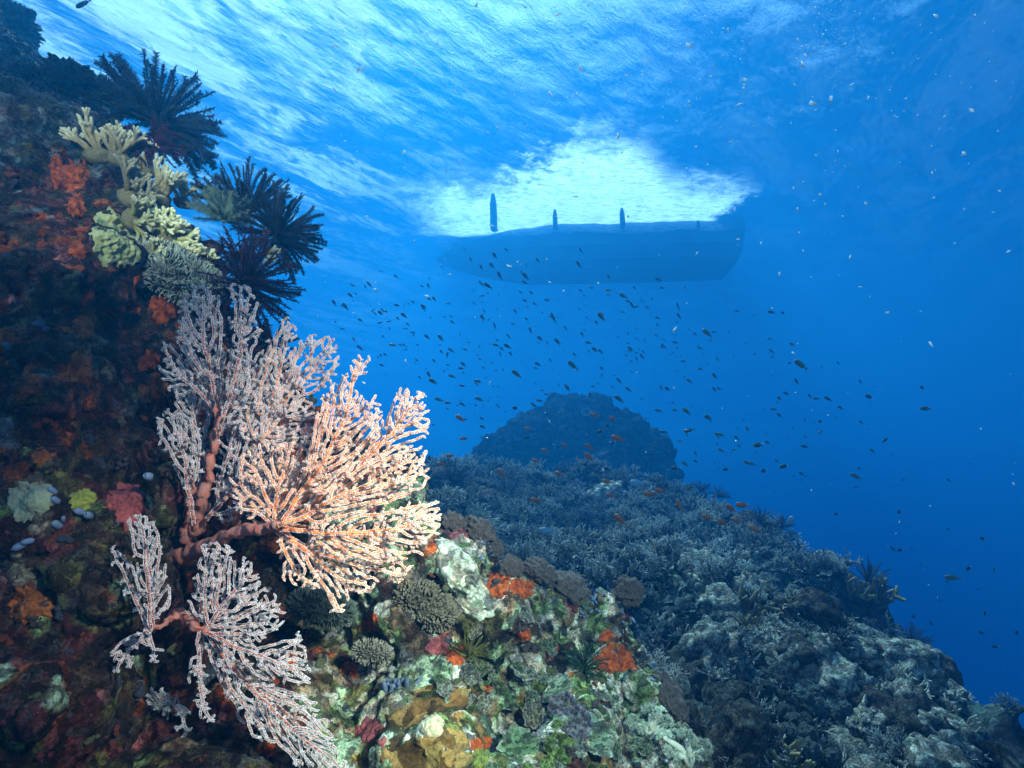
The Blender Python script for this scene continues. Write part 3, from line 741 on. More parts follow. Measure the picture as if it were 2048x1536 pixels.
FISH = dict(
 o=(0.145, .09, mat('orange_fish', (0.62, 0.20, 0.05), (0.50, 0.13, 0.04), 9, 0.45), None),
 g=(0.125, .10, mat('olive_fish', (0.06, 0.13, 0.11), (0.12, 0.19, 0.13), 5, 0.45), None),
 s=(0.13, .09, mat('slate_fish', (0.03, 0.055, 0.07), (0.05, 0.08, 0.09), 5, 0.5), None),
 d=(0.19, .06, mat('black_fish', (0.012, 0.013, 0.016), (0.02, 0.02, 0.025), 5, 0.5), mat('white_tail', (0.75, 0.75, 0.72), (0.65, 0.65, 0.65), 5, 0.5)),
 b=(0.19, .08, mat('pale_blue_fish', (0.36, 0.50, 0.60), (0.26, 0.42, 0.55), 6, 0.4), None))
FM = {}
for k_, (dp, tl, mb, mt) in FISH.items():
    B, T_, D_, Vn, Pc = fish_parts(dp, tl, mb, mt); mt = mt or mb
    FM[k_] = [mesh('fish_body', B[0], B[1], mb), mesh('tail_fin', T_[0], T_[1], mt, False), mesh('dorsal_fin', D_[0], D_[1], mb, False), mesh('anal_fin', Vn[0], Vn[1], mb, False)]
    V = list(B[0]); Fc = [list(f) for f in B[1]]; mi = [0]*len(Fc)
    for q, w_ in ((T_, 1), (D_, 0), (Vn, 0)):
        o_ = len(V); V += q[0]; Fc += [[a+o_ for a in f] for f in q[1]]; mi += [w_]*len(q[1])
    FM[k_].append(mesh('small_fish', V, Fc, [mb, mt], True, mi)); FM[k_].append((np.array(V), Fc, mi))
U_, Fi_ = ICO[2]; EYE = mesh('eye', U_*[.018, .006, .018], Fi_, M_EYE)
def heading(px, py, deg, tilt):
    h = ang(px, py, 1, deg, tilt); z = Vector((0, 0, 1)); y = z.cross(h)
    if y.length < .15: y = Vector((0, 1, 0)).cross(h)
    y.normalize(); z = h.cross(y); return Matrix((h, y, z)).transposed()
def fish(kind, px, py, L_, deg, depth, label, group=None, cat='fish', tilt=None, parts=None):
    d = depth; real = L_*d/F; tilt = random.uniform(-35, 35) if tilt is None else tilt
    real /= max(.5, math.cos(R(tilt)))
    parts = L_ >= 19 if parts is None else parts
    M_ = heading(px, py, deg, tilt)
    if parts:
        e = empty('reef_fish', at(px, py, d)); e.empty_display_size = .01
        b = link('body', FM[kind][0], e); link('tail_fin', FM[kind][1], e); link('dorsal_fin', FM[kind][2], e); link('anal_fin', FM[kind][3], e)
        for s in (-1, 1): link('eye', EYE, b, loc=(.27, s*FISH[kind][0]*.36, .02))
    else: e = link('reef_fish', FM[kind][4], loc=at(px, py, d))
    e.rotation_mode = 'QUATERNION'; e.rotation_quaternion = M_.to_quaternion(); e.scale = (real,)*3
    tag(e, label, cat, group); return e
OR = [(919,836,22,145),(927,877,18,185),(1055,857,18,180),(1188,830,20,165),(1225,838,20,150),(1234,876,30,165),(1178,893,22,150),(1177,913,26,140),(1128,890,18,150),(1089,900,18,170),
 (1071,921,20,165),(1002,945,26,140),(1117,947,20,170),(1213,963,24,170),(1220,991,20,160),(1070,1000,26,170),(1239,1038,30,140),(1297,988,28,175),(1319,981,26,165),(881,928,22,180),
 (900,911,18,185),(1461,1016,30,145),(1483,1010,32,170),(1473,1041,26,160),(1444,1044,28,150),(1413,1034,26,165),(1508,1058,26,150),(1358,1009,26,110)]
GR = [(1145,730,30,140),(1032,747,26,140),(955,762,18,165),(903,752,18,160),(865,762,22,150),(877,799,20,160),(958,798,20,155),(1237,797,24,140),(1256,778,18,140),(1372,822,24,145),
 (1415,834,22,165),(1377,861,22,195),(1429,751,20,145),(1378,761,16,150),(1316,821,18,160),(1434,870,18,130),(1473,875,18,145),(1441,900,16,150),(1369,927,18,140),(1494,925,18,150),
 (1903,1155,30,178),(1587,1066,20,160),(1988,1139,18,140),(1106,634,24,120),(1202,632,24,120),(1413,665,24,130),(881,675,20,130),(1850,817,26,175),(1515,890,27,178),(1503,927,18,160),
 (1710,952,22,150),(1600,728,28,130),(785,690,18,170),(738,568,16,130),(1115,938,14,150)]
SL = [(1264,610,18,125),(846,614,18,120),(807,630,18,140),(999,550,20,120),(983,530,16,130),(989,510,18,120),(975,571,20,150),(1050,551,20,130),(962,534,14,110),(1075,520,14,130),
 (1157,528,18,130),(1161,500,14,130),(1217,553,14,110),(1245,591,18,140),(1356,612,18,115),(1358,632,16,130),(1114,682,18,130),(1079,676,16,135),(1014,692,18,150),(991,690,16,160),
 (1542,624,18,165),(1593,762,18,140),(1655,797,18,150),(1770,880,16,225),(1558,830,14,140),(1632,797,14,175),(1680,815,14,150),(690,612,20,130),(760,625,16,140),(720,640,14,150),(700,590,16,140),(668,605,16,120)]
DK = [(1055,875,14,180),(1200,863,14,200),(1215,851,12,180),(1225,886,14,220),(1030,816,14,170),(1171,929,14,180),(1213,937,14,185),(1348,936,14,200),(1333,971,15,170),(1343,975,10,170),
 (1451,939,14,180),(1798,1024,14,160),(1800,1100,13,190),(1937,1137,15,200),(2034,1265,16,150),(1672,1028,10,180),(1990,1293,12,200)]
NF = 0
def depth_for(px, py, L_, lo=2.6):
    d = max(lo, min(7.0, 75.0/L_)) * random.uniform(.85, 1.2); h = hit(px, py, 'WSB')
    if h: d = min(d, (h[0].y*CP+h[0].z*SP)*0.93)
    return d
SIDE = lambda px, py: ('left' if px < 1000 else 'right' if px > 1350 else 'centre')
for i, (px, py, L_, a) in enumerate(OR): fish('o', px, py, L_, a, depth_for(px, py, L_, 2.0), 'orange fish hovering close above the dark branching corals of the middle reef', 'orange fish hovering over the coral slope'); NF += 1
for i, (px, py, L_, a) in enumerate(GR): fish('g', px, py, L_, a, depth_for(px, py, L_), 'olive green fish of the shoal, among its larger ones, swimming up to the left', 'larger olive fish of the shoal'); NF += 1
for i, (px, py, L_, a) in enumerate(SL): fish('s', px, py, L_, a, depth_for(px, py, L_), 'slate coloured fish of the shoal silhouetted against the bright water', 'slate fish of the shoal'); NF += 1
for i, (px, py, L_, a) in enumerate(DK): fish('d', px, py, L_, a, depth_for(px, py, L_), 'small black fish with a white tail near the reef edge', 'black fish with white tails'); NF += 1
fish('b', 1092, 1062, 32, 168, 3.0, 'pale blue oval fish over the dark corals behind the pale rock ridge', tilt=5)
fish('b', 1272, 966, 32, 172, 3.6, 'whitish fish with raised fin at the foot of the far mound', tilt=5)
fish('b', 1580, 1040, 22, 60, 3.6, 'silvery fish turned upward beside the feather star on the slope edge', tilt=15)
fish('s', 165, 8, 38, 205, 2.6, 'lone dark fish cut by the top edge at the upper left', tilt=0); NF += 4
fish('g', 1322, 775, 14, 110, 4.0, 'tiny pale fish standing almost upright just right of the far mound', tilt=0, parts=False); NF += 1
# the rest of the shoal, laid out by density
CL = [(1000,600,150,70,9),(760,640,80,60,6),(1150,700,180,60,9),(900,730,90,60,6),(1350,720,110,90,5),(1080,790,130,40,5),(1450,830,110,70,5),(1300,640,130,60,5),(1620,820,120,110,4),(1500,930,90,50,3),(1800,1000,150,130,3),(1900,1200,90,80,1.6),(960,820,60,30,3)]
ws = np.array([c[4] for c in CL], float); ws /= ws.sum(); more = []
while len(more) < 470:
    c = CL[rng.choice(len(CL), p=ws)]; px = rng.normal(c[0], c[2]*.8); py = rng.normal(c[1], c[3]*.8)
    if px > 2045 or py > 1400 or px < 640: continue
    h = hit(px, py, 'WS')
    if h is not None: continue
    more.append((px, py, float(np.clip(rng.gamma(5.0, 1.75), 4.5, 16))))
more.sort(key=lambda q: -q[2])
rest = []
for i, (px, py, L_) in enumerate(more):
    a = rng.normal(140 if px < 1500 else 155, 22); kd = 's' if rng.random() < .72 else 'g'
    if px > 1500 and rng.random() < .25: kd = 'd'
    if NF+0 < 292:
        lab = {'s': ('small dark fish, one of the many in the shoal over the reef', 'small dark fish of the shoal'), 'g': ('small olive fish, one of the many in the shoal over the reef', 'small olive fish of the shoal'),
               'd': ('tiny black fish with pale tail in the open blue at the right', 'tiny black fish in the open water')}[kd]
        fish(kd, px, py, L_, a, depth_for(px, py, L_, 3.2), lab[0], lab[1], parts=False); NF += 1
    else: rest.append((px, py, L_, a, kd))
V = []; Fc = []; o_ = 0
for px, py, L_, a, kd in rest:
    d = depth_for(px, py, L_, 4.0); tilt = random.uniform(-40, 40); M_ = np.array(heading(px, py, a, tilt)); P = FM['s'][5][0]*(L_*d/F) @ M_.T + np.array(at(px, py, d)[:])
    V.append(P); Fc += [tuple(x+o_ for x in f) for f in FM['s'][5][1]]; o_ += len(P)
tag(link('distant_fish', mesh('distant_fish', np.vstack(V), Fc, FISH['s'][2])), 'farthest and smallest fish of the shoal, faint specks in the blue', 'fish', None, 'stuff')
# ---- drifting specks lit by the strobes
C = []; rr = []
for i in range(560):
    if i < 300: px, py = rng.uniform(600, 2048), rng.uniform(0, 700)*rng.uniform(.3, 1)
    elif i < 400: px, py = rng.normal(1400, 220), rng.uniform(0, 260)
    else: px, py = rng.uniform(620, 2048), rng.uniform(300, 1350)
    d = rng.uniform(.9, 3.2); h = hit(px, py, 'WS')
    if h is not None: continue
    C.append(at(px, py, d)[:]); rr.append(d/F*float(np.clip(rng.gamma(2.0, .75), .5, 5)))
V, Fc = beads(C, rr, .5, 5); sq = V.reshape(-1, 6, 3); c_ = np.array(C)[:, None]
for i in range(len(sq)):
    a = rng.uniform(0, 2*np.pi); dv = np.array([math.cos(a), .2, math.sin(a)]); e_ = (sq[i]-c_[i]) @ dv; sq[i] += np.outer(e_, dv)*rng.uniform(0, 1.8) - (sq[i]-c_[i])*.25
M_SPECK = mat('pale_drifting_plankton', (0.95, 0.95, 0.92), (0.8, 0.85, 0.85), 60, .6)
_t = M_SPECK.node_tree; _tl = _t.nodes.new('ShaderNodeBsdfTranslucent'); _tl.inputs[0].default_value = (1, 1, 1, 1); _mx = _t.nodes.new('ShaderNodeMixShader'); _mx.inputs[0].default_value = .6
_t.links.new(_t.nodes['Principled BSDF'].outputs[0], _mx.inputs[1]); _t.links.new(_tl.outputs[0], _mx.inputs[2]); _t.links.new(_mx.outputs[0], _t.nodes['Material Output'].inputs['Surface'])
tag(link('drifting_plankton', mesh('drifting_plankton', sq.reshape(-1, 3), Fc, M_SPECK)), 'white specks of plankton drifting in the open water', 'plankton', None, 'stuff')
C = []
for i in range(160):
    C.append(at(rng.normal(1660, 22), rng.normal(60, 45), rng.uniform(4.5, 5.5))[:])
V, Fc = beads(C, 0.0036, .3, 6); tag(link('air_bubbles', mesh('air_bubbles', V, Fc, M_SPECK)), 'faint rising cloud of tiny bubbles near the top right', 'bubbles', None, 'stuff')

# ---------------------------------------------------------------- feather stars
def crinoid_parts(arms, seed, spread=1.25, curl=1.1, pin=0.13, wob=.25, m=None, npair=46, flat=1.0):
    """unit feather star: arms leave the centre around +Z"""
    g = np.random.default_rng(seed); out = []
    for k in range(arms):
        th = 2*np.pi*(k+g.uniform(-.3, .3))/arms*2.0; ph = spread*math.sqrt(g.uniform(.02, 1)); n = 18; L_ = g.uniform(.82, 1.08)
        d = np.array([math.sin(ph)*math.cos(th), math.sin(ph)*math.sin(th)*flat, math.cos(ph)]); p = d*.05; P = [p.copy()]; ax = np.cross(d, g.normal(size=3)); ax /= np.linalg.norm(ax)
        if g.random() < .7: ax = np.cross([0, 0, 1.], d)+.25*g.normal(size=3); ax /= np.linalg.norm(ax)+1e-9
        cu = curl*g.uniform(-.5, 1.1)
        for i in range(n):
            t = i/(n-1); a = (cu*t*t*2.2 + wob*math.sin(t*5+k))/n
            d = d*math.cos(a)+np.cross(ax, d)*math.sin(a); d /= np.linalg.norm(d); p = p+d*L_/n; P.append(p.copy())
        P = np.array(P); n = len(P); r_ = np.linspace(.018, .010, n)
        parts = [tubes([(P, r_)], 5)]
        T = np.gradient(P, axis=0); T /= np.linalg.norm(T, axis=1)[:, None]; s = np.cross(T, ax); s /= np.linalg.norm(s, axis=1)[:, None]+1e-9
        V = []; Fc = []
        for q in range(npair):
            t = (q+1)/(npair+.2)*(n-1); i = int(t); f = t-i; c = P[i]*(1-f)+P[min(i+1, n-1)]*f; l = pin*min(1, .55+q/npair*2.2)*(1 if q < npair-4 else .8)
            for sd in (-1, 1):
                dv = s[i]*sd*.9+T[i]*.5+ax*g.normal(0, .3); e = c+dv*l*g.uniform(.85, 1.1); w1 = T[i]*.010; w2 = ax*.008; o_ = len(V)
                mdl = (c+e)/2 + T[i]*l*.05
                V += [c-w1, c+w1, c+w2, mdl-w1*.9, mdl+w1*.9, mdl+w2, e]; Fc += [(o_, o_+1, o_+4, o_+3), (o_+1, o_+2, o_+5, o_+4), (o_+2, o_, o_+3, o_+5), (o_+3, o_+4, o_+6, o_+6), (o_+4, o_+5, o_+6, o_+6), (o_+5, o_+3, o_+6, o_+6)]
        parts.append((np.array(V), np.array(Fc))); v, f = merge(parts); out.append(mesh('arm', v, f, m))
    U, Fi = ICO[2]; return out, mesh('disc', U*[.07, .07, .05], Fi, m)
M_CR_BLUE = mat('blue_black_feathers', (0.016, 0.026, 0.05), (0.035, 0.05, 0.075), 12, 0.7)
M_CR_RED = mat('dark_red_feathers', (0.09, 0.010, 0.022), (0.035, 0.008, 0.014), 10, 0.7)
M_CR_BLACK = mat('black_feathers', (0.010, 0.012, 0.018), (0.025, 0.022, 0.03), 10, 0.7)
M_CR_GREEN = mat('black_green_feathers', (0.010, 0.014, 0.012), (0.02, 0.08, 0.04), 10, 0.7)
M_CR_OLIVE = mat('olive_feathers', (0.16, 0.18, 0.03), (0.03, 0.035, 0.015), 12, 0.7)
M_PLUME = mat('pale_green_plume', (0.22, 0.26, 0.20), (0.10, 0.17, 0.11), 14, 0.8)
CRC = {}
def crinoid(px, py, depth, rpx, deg, tilt, m, label, arms=30, seed=1, key=None, group=None, **kw):
    key = key or (seed, m.name)
    if key not in CRC: CRC[key] = crinoid_parts(arms, seed, m=m, **kw)
    A, D_ = CRC[key]; e = empty('feather_star', (0, 0, 0)); put(e, at(px, py, depth), ang(px, py, depth, deg, tilt), random.uniform(0, 6), rpx*depth/F)
    for a in A: link('arm', a, e)
    link('disc', D_, e); tag(e, label, 'feather star', group); return e
crinoid(312, 245, 2.0, 118, 40, 15, M_CR_BLUE, 'large blue-black feather star with stiff open arms, highest on the reef wall', 115, 1, spread=1.75, curl=1.4, pin=.085)
crinoid(552, 470, 1.75, 92, 22, 25, M_CR_BLACK, 'black feather star with arms fanned wide against the blue, lowest right of the skyline pair', 110, 3, spread=1.7, curl=1.3, pin=.07)
crinoid(492, 430, 1.85, 100, 90, 10, M_CR_BLACK, 'black feather star with curling upper arms, behind the pale feathery hydroid', 60, 4, spread=1.2, curl=1.3, pin=.07)
crinoid(488, 568, 1.52, 108, 345, 30, M_CR_RED, 'dark red feather star with thick drooping arms above the sea fan', 70, 5, spread=1.6, curl=-1.3, pin=.085, npair=50)
crinoid(545, 690, 1.75, 50, 0, 30, M_CR_BLACK, 'small black feather star squeezed behind the top lobes of the sea fans', 36, 6, spread=1.4, curl=1.0, pin=.08)
crinoid(480, 510, 1.66, 62, 300, 60, M_CR_RED, 'rounded dark red feather star tucked under the black pair', 50, 7, spread=1.6, curl=1.9, pin=.08)
crinoid(448, 440, 1.72, 62, 50, 35, M_PLUME, 'pale green feathery hydroid bush between the yellow corals and the black feather stars', 44, 8, spread=1.3, curl=.4, pin=.16)['category'] = 'hydroid'
# curled basket: arms rolled into a ball
crinoid(310, 290, 1.8, 58, 90, 55, M_CR_RED, 'dark feather star rolled into a ball under the large blue-black one', 60, 9, spread=2.2, curl=3.2, pin=.10)
def onrock(px, py, off=0.0, w_='WSB'):
    h = hit(px, py, w_)
    k = 0
    while h is None and k < 60: k += 1; h = hit(px-(4*k if 'W' in w_ and px < 1500 else 2*k), py+5*k, w_)
    P, n, _, k = h; return P + n*off, n, P.y*CP+P.z*SP
for px, py, r_, m_, lb, sd in ((1168, 1335, 52, M_CR_GREEN, 'black feather star with green-edged arms coiled in a hollow of the foreground rock', 11), (938, 1312, 46, M_CR_OLIVE, 'feather star with thin yellow-green arms in a shadowed crevice', 12)):
    P, n, d = onrock(px, py); crinoid(px, py, d-.03, r_, 100, 50, m_, lb, 64, sd, spread=1.5, curl=3.2, pin=.06)
for px, py, r_, sd, lb in ((1400,982,17,13,'small black feather star, leftmost of those along the slope skyline'), (1437,998,18,14,'small black feather star right beside the leftmost one on the slope skyline'),
        (1527,1028,26,13,'black feather star on the skyline beside the group of orange fish'), (1562,1060,18,14,'small black feather star just below the silvery fish'), (1748,1148,36,13,'large dark feather star perched above the yellow-brown finger coral'),
        (1832,1238,28,14,'dark feather star at the end of the finger coral on the drop-off'), (905,965,30,14,'black feather star in the shaded hollow just right of the sea fan')):
    P, n, d = onrock(px, py+10, .03, 'SB'); crinoid(px, py, d, r_*1.35, 70, 20, M_CR_BLACK, lb, 34, sd, key=('far', sd), spread=1.5, curl=.8, pin=.12, npair=16).location = P+Vector((0, 0, .05))

# ---------------------------------------------------------------- corals
def tipcol(base, tip, t, pw=3.0):
    t = np.clip(np.asarray(t), 0, 1)[:, None]**pw; return np.array(base)*(1-t)+np.array(tip)*t
M_CORAL = mat('living_coral', (1.1, 1.1, 1.1), (0.55, 0.55, 0.55), 40, 0.85, 0.5, 160, attr=True, vary=.5)
def branchy(seed, n0=7, levels=3, L0=.42, r0=.035, spread=.9, up=.6, sides=6, base=(.17,.14,.09), tip=(.55,.52,.42), taper=.78, blunt=1.0, flat=1.0, kids=(2, 3), pw=3):
    """a branching colony about one unit tall; tips paler"""
    g = np.random.default_rng(seed); paths = []; tt = []
    def grow(p, d, L_, r_, lv):
        n = 5; P = [p]; bend = g.normal(0, .16, 3)
        for i in range(n):
            d = d+bend/n+np.array([0, 0, up*.10]); d /= np.linalg.norm(d); p = p+d*L_/n; P.append(p)
        P = np.array(P); re = r_*taper**.8; rr = np.linspace(r_, re, n+1)
        if lv == levels-1: rr[-1] *= blunt*.85
        paths.append((P, rr)); tt.append((lv/levels, (lv+1)/levels))
        if lv < levels-1:
            for k in range(g.integers(kids[0], kids[1]+1)):
                v = g.normal(size=3)*[1, flat, .7]; v -= d*(v@d); v /= np.linalg.norm(v)+1e-9; a = g.uniform(.35, .85)*spread
                dd = d*math.cos(a)+v*math.sin(a); grow(P[-1 if k == 0 else g.integers(3, n+1)], dd, L_*g.uniform(.6, .85), re*.93, lv+1)
    for k in range(n0):
        a = 2*np.pi*k/n0+g.uniform(-.3, .3); s = g.uniform(.15, 1)*spread; d = np.array([math.cos(a)*math.sin(s), math.sin(a)*math.sin(s)*flat, math.cos(s)])
        grow(np.array([math.cos(a)*.08, math.sin(a)*.08*flat, -.05]), d, L0*g.uniform(.8, 1.1), r0, 0)
    V, Fq = tubes(paths, sides); C = []
    for (P, rr), (a, b) in zip(paths, tt):
        m_ = len(P)+1; C.append(np.repeat(np.linspace(a, b, m_), sides))
    C = np.concatenate(C); V = V+.006*np.stack([fbm(V*22+k*5, 2) for k in range(3)], 1)
    return V, Fq, tipcol(base, tip, C, pw)
def coral_mesh(name, V, Fq, C, m=None):
    me = mesh(name, V, Fq, m or M_CORAL); setcol(me, C); return me
def lump(seed, sub=4, amp=.22, fr=1.6, grooves=0.0, flat=.75, base=(.16,.14,.11), var=.35):
    U, Fi = ICO[sub]; n = fbm(U*fr+seed*3.1, 3); V = U*(1+amp*n)[:, None]
    if grooves: V *= (1-grooves*np.abs(fbm(U*fr*2.2+seed, 2)).clip(0, .25)[:, None]*4*.25)
    V = V*[1, 1, flat]; V += U*(.02*fbm(U*9+seed, 3))[:, None]
    C = np.array(base)*(1+var*fbm(U*5+seed*2, 4))[:, None]; return V, Fi, C.clip(.005, 1)
def plate(seed, base=(.24,.34,.25), rim=(.62,.66,.56), wav=.12, th=.05, nubs=0, cup=.22, n=64, rings=12):
    g = np.random.default_rng(seed); a = np.linspace(0, 2*np.pi, n, endpoint=False); lob = 1+.07*np.cos(3*a+g.uniform(0, 6))+.07*np.cos(5*a+g.uniform(0, 6))+.06*np.cos(9*a+g.uniform(0, 6))+.03*np.cos(17*a)
    V = []; C = []
    for side in (1, -1):
        for i in range(rings+1):
            t = i/rings; r_ = lob*t; z = cup*t*t + wav*t*t*(np.cos(5*a+seed)+.6*np.cos(8*a+seed*2)) + (th*.5*side*(1-.55*t) if i < rings else 0) + .02*np.cos(t*40)*(side > 0)
            if side < 0: z = z - .10*(1-t)
            V.append(np.stack([r_*np.cos(a), r_*np.sin(a), z], 1)); C.append(tipcol(base, rim, np.full(n, t), 6))
    V = np.vstack(V); C = np.vstack(C); C *= (1+.35*fbm(V*5+seed, 4))[:, None]; Fq = []
    for s in (0, 1):
        o_ = s*(rings+1)*n; i = np.arange(rings*n).reshape(rings, n); j = np.roll(i, -1, 1); f = np.stack([i, j, j+n, i+n], -1).reshape(-1, 4)+o_
        Fq.append(f if s == 0 else f[:, ::-1])
    V += .012*np.stack([fbm(V*7+k*4, 2) for k in range(3)], 1)
    parts = [(V, np.vstack(Fq))]
    cc = [C]
    if nubs:
        ps = []
        for k in range(nubs):
            t = math.sqrt(g.random())*.95; b = g.uniform(0, 2*np.pi); c = np.array([t*math.cos(b)*1.0, t*math.sin(b), cup*t*t]); d = np.array([c[0]*.5, c[1]*.5, 1])+g.normal(0, .2, 3)
            d /= np.linalg.norm(d); ps.append((np.array([c, c+d*.08, c+d*.16]), np.array([.034, .030, .022])))
        v, f = tubes(ps, 5); parts.append((v, f)); cc.append(np.tile(np.repeat(np.array([0, .5, 1, 1.]), 5), nubs)[:, None]*(np.array(rim)-base)+base)
    v, f = merge(parts); return v, f, np.vstack(cc).clip(.005, 1)
def fluffy(seed, n=60, base=(.30,.36,.27), tip=(.55,.62,.48), stalk=True):
    """soft coral: a crown of little frayed heads"""
    g = np.random.default_rng(seed); ps = []; C = []
    for k in range(n):
        u = g.normal(size=3); u[2] = abs(u[2]); u /= np.linalg.norm(u); c = u*[.55, .55, .5]*g.uniform(.7, 1); 
        for q in range(9):
            v = u*1.0+g.normal(0, .6, 3); v /= np.linalg.norm(v); l = g.uniform(.13, .24); ps.append((np.array([c, c+v*l*.6, c+v*l+g.normal(0, .02, 3)]), np.array([.019, .015, .009]))); C.append(np.repeat([0, .5, 1, 1.], 4))
    V, Fq = tubes(ps, 4); return V, Fq, tipcol(base, tip, np.concatenate(C), 1)
def cluster_of(bits):
    v, f = merge([(b[0], np.asarray(b[1])) for b in bits]); return v, f, np.vstack([b[2] for b in bits])

# ---- prototypes for the middle reef
PR = {}
for s in range(5): PR['stag', s] = coral_mesh('branching_coral', *branchy(20+s, n0=9, levels=4, L0=.34, r0=.034, spread=1.0, sides=5, base=(.045,.055,.05), tip=(.60,.60,.54), kids=(2, 3), pw=2.6))
for s in range(3): PR['pale', s] = coral_mesh('branching_coral', *branchy(40+s, n0=8, levels=3, L0=.40, r0=.045, spread=1.1, sides=6, base=(.22,.18,.12), tip=(.62,.58,.46), kids=(2, 3)))
for s in range(3): PR['finger', s] = coral_mesh('finger_coral', *branchy(60+s, n0=10, levels=2, L0=.5, r0=.075, spread=1.2, sides=8, base=(.17,.13,.05), tip=(.36,.30,.16), taper=.9, kids=(1, 2)))
for s in range(4): PR['lump', s] = coral_mesh('boulder_coral', *lump(s, 4, .3, 1.5, 0, .7, (.13,.12,.11)))
for s in range(3): PR['rock', s] = coral_mesh('reef_boulder', *lump(s+30, 4, .45, 1.7, 0, .7, (.52,.52,.47), .8))
for s in range(3): PR['plate', s] = coral_mesh('plate_coral', *plate(s, base=(.09,.11,.10), rim=(.34,.38,.34), wav=.07, cup=.12))
for s in range(3): PR['soft', s] = coral_mesh('soft_coral', *fluffy(s, 70, (.10,.12,.11), (.30,.34,.32)))
for s in range(2):
    g_ = np.random.default_rng(s); PR['cauli', s] = coral_mesh('cauliflower_coral', *cluster_of([(lambda L_, c, k: (L_[0]*k+c, L_[1], L_[2]))(lump(s*9+q, 4, .30, 2.4, 0, .9, (.09,.12,.12), .3), np.array([*g_.normal(0, .42, 2), g_.uniform(0, .35)]), g_.uniform(.2, .36)) for q in range(16)]))
GRP = dict(stag=('branching_coral', 'fine-branched coral bush with paler tips in the thicket on the middle reef', 'coral', 'branching corals in the middle reef thicket'),
 pale=('branching_coral', 'pale tan branching coral among the darker bushes of the reef slope', 'coral', 'pale branching corals on the slope'),
 finger=('finger_coral', 'brown blunt-fingered coral on the reef slope', 'coral', 'blunt-fingered corals on the slope'),
 lump=('boulder_coral', 'smooth dark rounded coral on the blue reef slope', 'coral', 'rounded corals on the slope'),
 rock=('reef_boulder', 'pale crusted boulder lying on the blue reef slope', 'boulder', 'crusted boulders on the slope'),
 plate=('plate_coral', 'thin spreading plate of coral on the blue reef slope', 'coral', 'plate corals on the slope'),
 soft=('soft_coral', 'greyish bushy soft coral on the blue reef slope', 'soft coral', 'bushy soft corals on the slope'),
 cauli=('cauliflower_coral', 'dark knobbly cauliflower coral on the blue reef slope', 'coral', 'knobbly corals on the slope'))
CNT = {k: len([1 for q in PR if q[0] == k]) for k in GRP}
used = []
def scatter(kind, px, py, size_px, n_mix=.5, sink=.1, label=None, group=True, squash=1.0, key=None):
    h = hit(px, py, 'WSB')
    if h is None: return None
    P, n, _, k = h; d = P.y*CP+P.z*SP; s = size_px*d/F
    me = PR[kind, key if key is not None else random.randrange(CNT[kind])]
    nm, lb, ct, gp = GRP[kind]; o = link(nm, me); nn = (n*(1-n_mix)+Vector((0, 0, 1))*n_mix+Vector((random.gauss(0, .12), random.gauss(0, .12), 0))).normalized()
    put(o, P - nn*s*sink, nn, random.uniform(0, 6.28), (s, s, s*squash)); tag(o, label or lb, ct, gp if label is None else None); return o
# named, placed ones first
special = []
def sp(kind, px, py, s, label, **kw):
    o = scatter(kind, px, py, s, label=label, **kw); special.append((px, py, s)); return o
sp('rock', 1415, 1295, 62, 'large pale blotched boulder in the middle of the lower slope', sink=.2)
sp('cauli', 1500, 1375, 46, 'dark teal knobbly coral left of its twin low on the slope', key=0)
sp('cauli', 1602, 1405, 56, 'biggest dark teal knobbly coral, low on the slope right of its twin', key=1)
sp('finger', 1700, 1190, 62, 'yellow-brown finger coral heaped on the drop-off edge, left half', key=0)
sp('finger', 1760, 1195, 58, 'yellow-brown finger coral with fingers pointing right off the drop-off', key=1)
sp('pale', 1668, 1490, 46, 'pale branching coral standing near the bottom edge', key=0)
sp('pale', 1360, 1175, 34, 'pale tan branching coral in the gap behind the foreground ridge', key=1)
sp('pale', 1175, 1080, 42, 'tall pale branching coral standing before the dark hollow', key=2)
sp('plate', 1960, 1440, 60, 'long dark plate coral beside the sand patch at bottom right', key=0, squash=.6)
sp('lump', 1380, 1370, 48, 'smooth grey-brown rounded coral just behind the foreground ridge', key=0)
sp('lump', 1460, 1400, 50, 'smooth grey-brown rounded coral second behind the foreground ridge', key=1)
sp('lump', 1490, 1455, 52, 'smooth grey rounded coral hanging over the bright foreground', key=2)
sp('soft', 1380, 1400, 34, 'bluish bushy soft coral between two rounded corals', key=0)
M_KNOB = mat('grainy_coral', (1.2, 1.2, 1.2), (.35, .35, .35), 9, .9, 1.0, 24, attr=True, detail=10, vary=.5)
M_LUMP = rockmat('crusted_coral', 5, 12, .05, .15)
for k_ in PR:
    if k_[0] in ('lump', 'rock'): PR[k_].materials[0] = M_LUMP
    if k_[0] in ('cauli', 'plate'): PR[k_].materials[0] = M_KNOB
LOW = [branchy(120+s, n0=6, levels=3, L0=.38, r0=.045, spread=1.0, sides=4, base=(.10,.11,.09), tip=(.50,.52,.46), kids=(2, 3)) for s in range(3)]
jobs = []
zones = [('thick', (880, 900), (1720, 1150), 430), ('low', (1280, 1120), (2060, 1560), 300), ('mound', (900, 780), (1340, 960), 130), ('gap', (860, 1000), (1340, 1220), 70)]
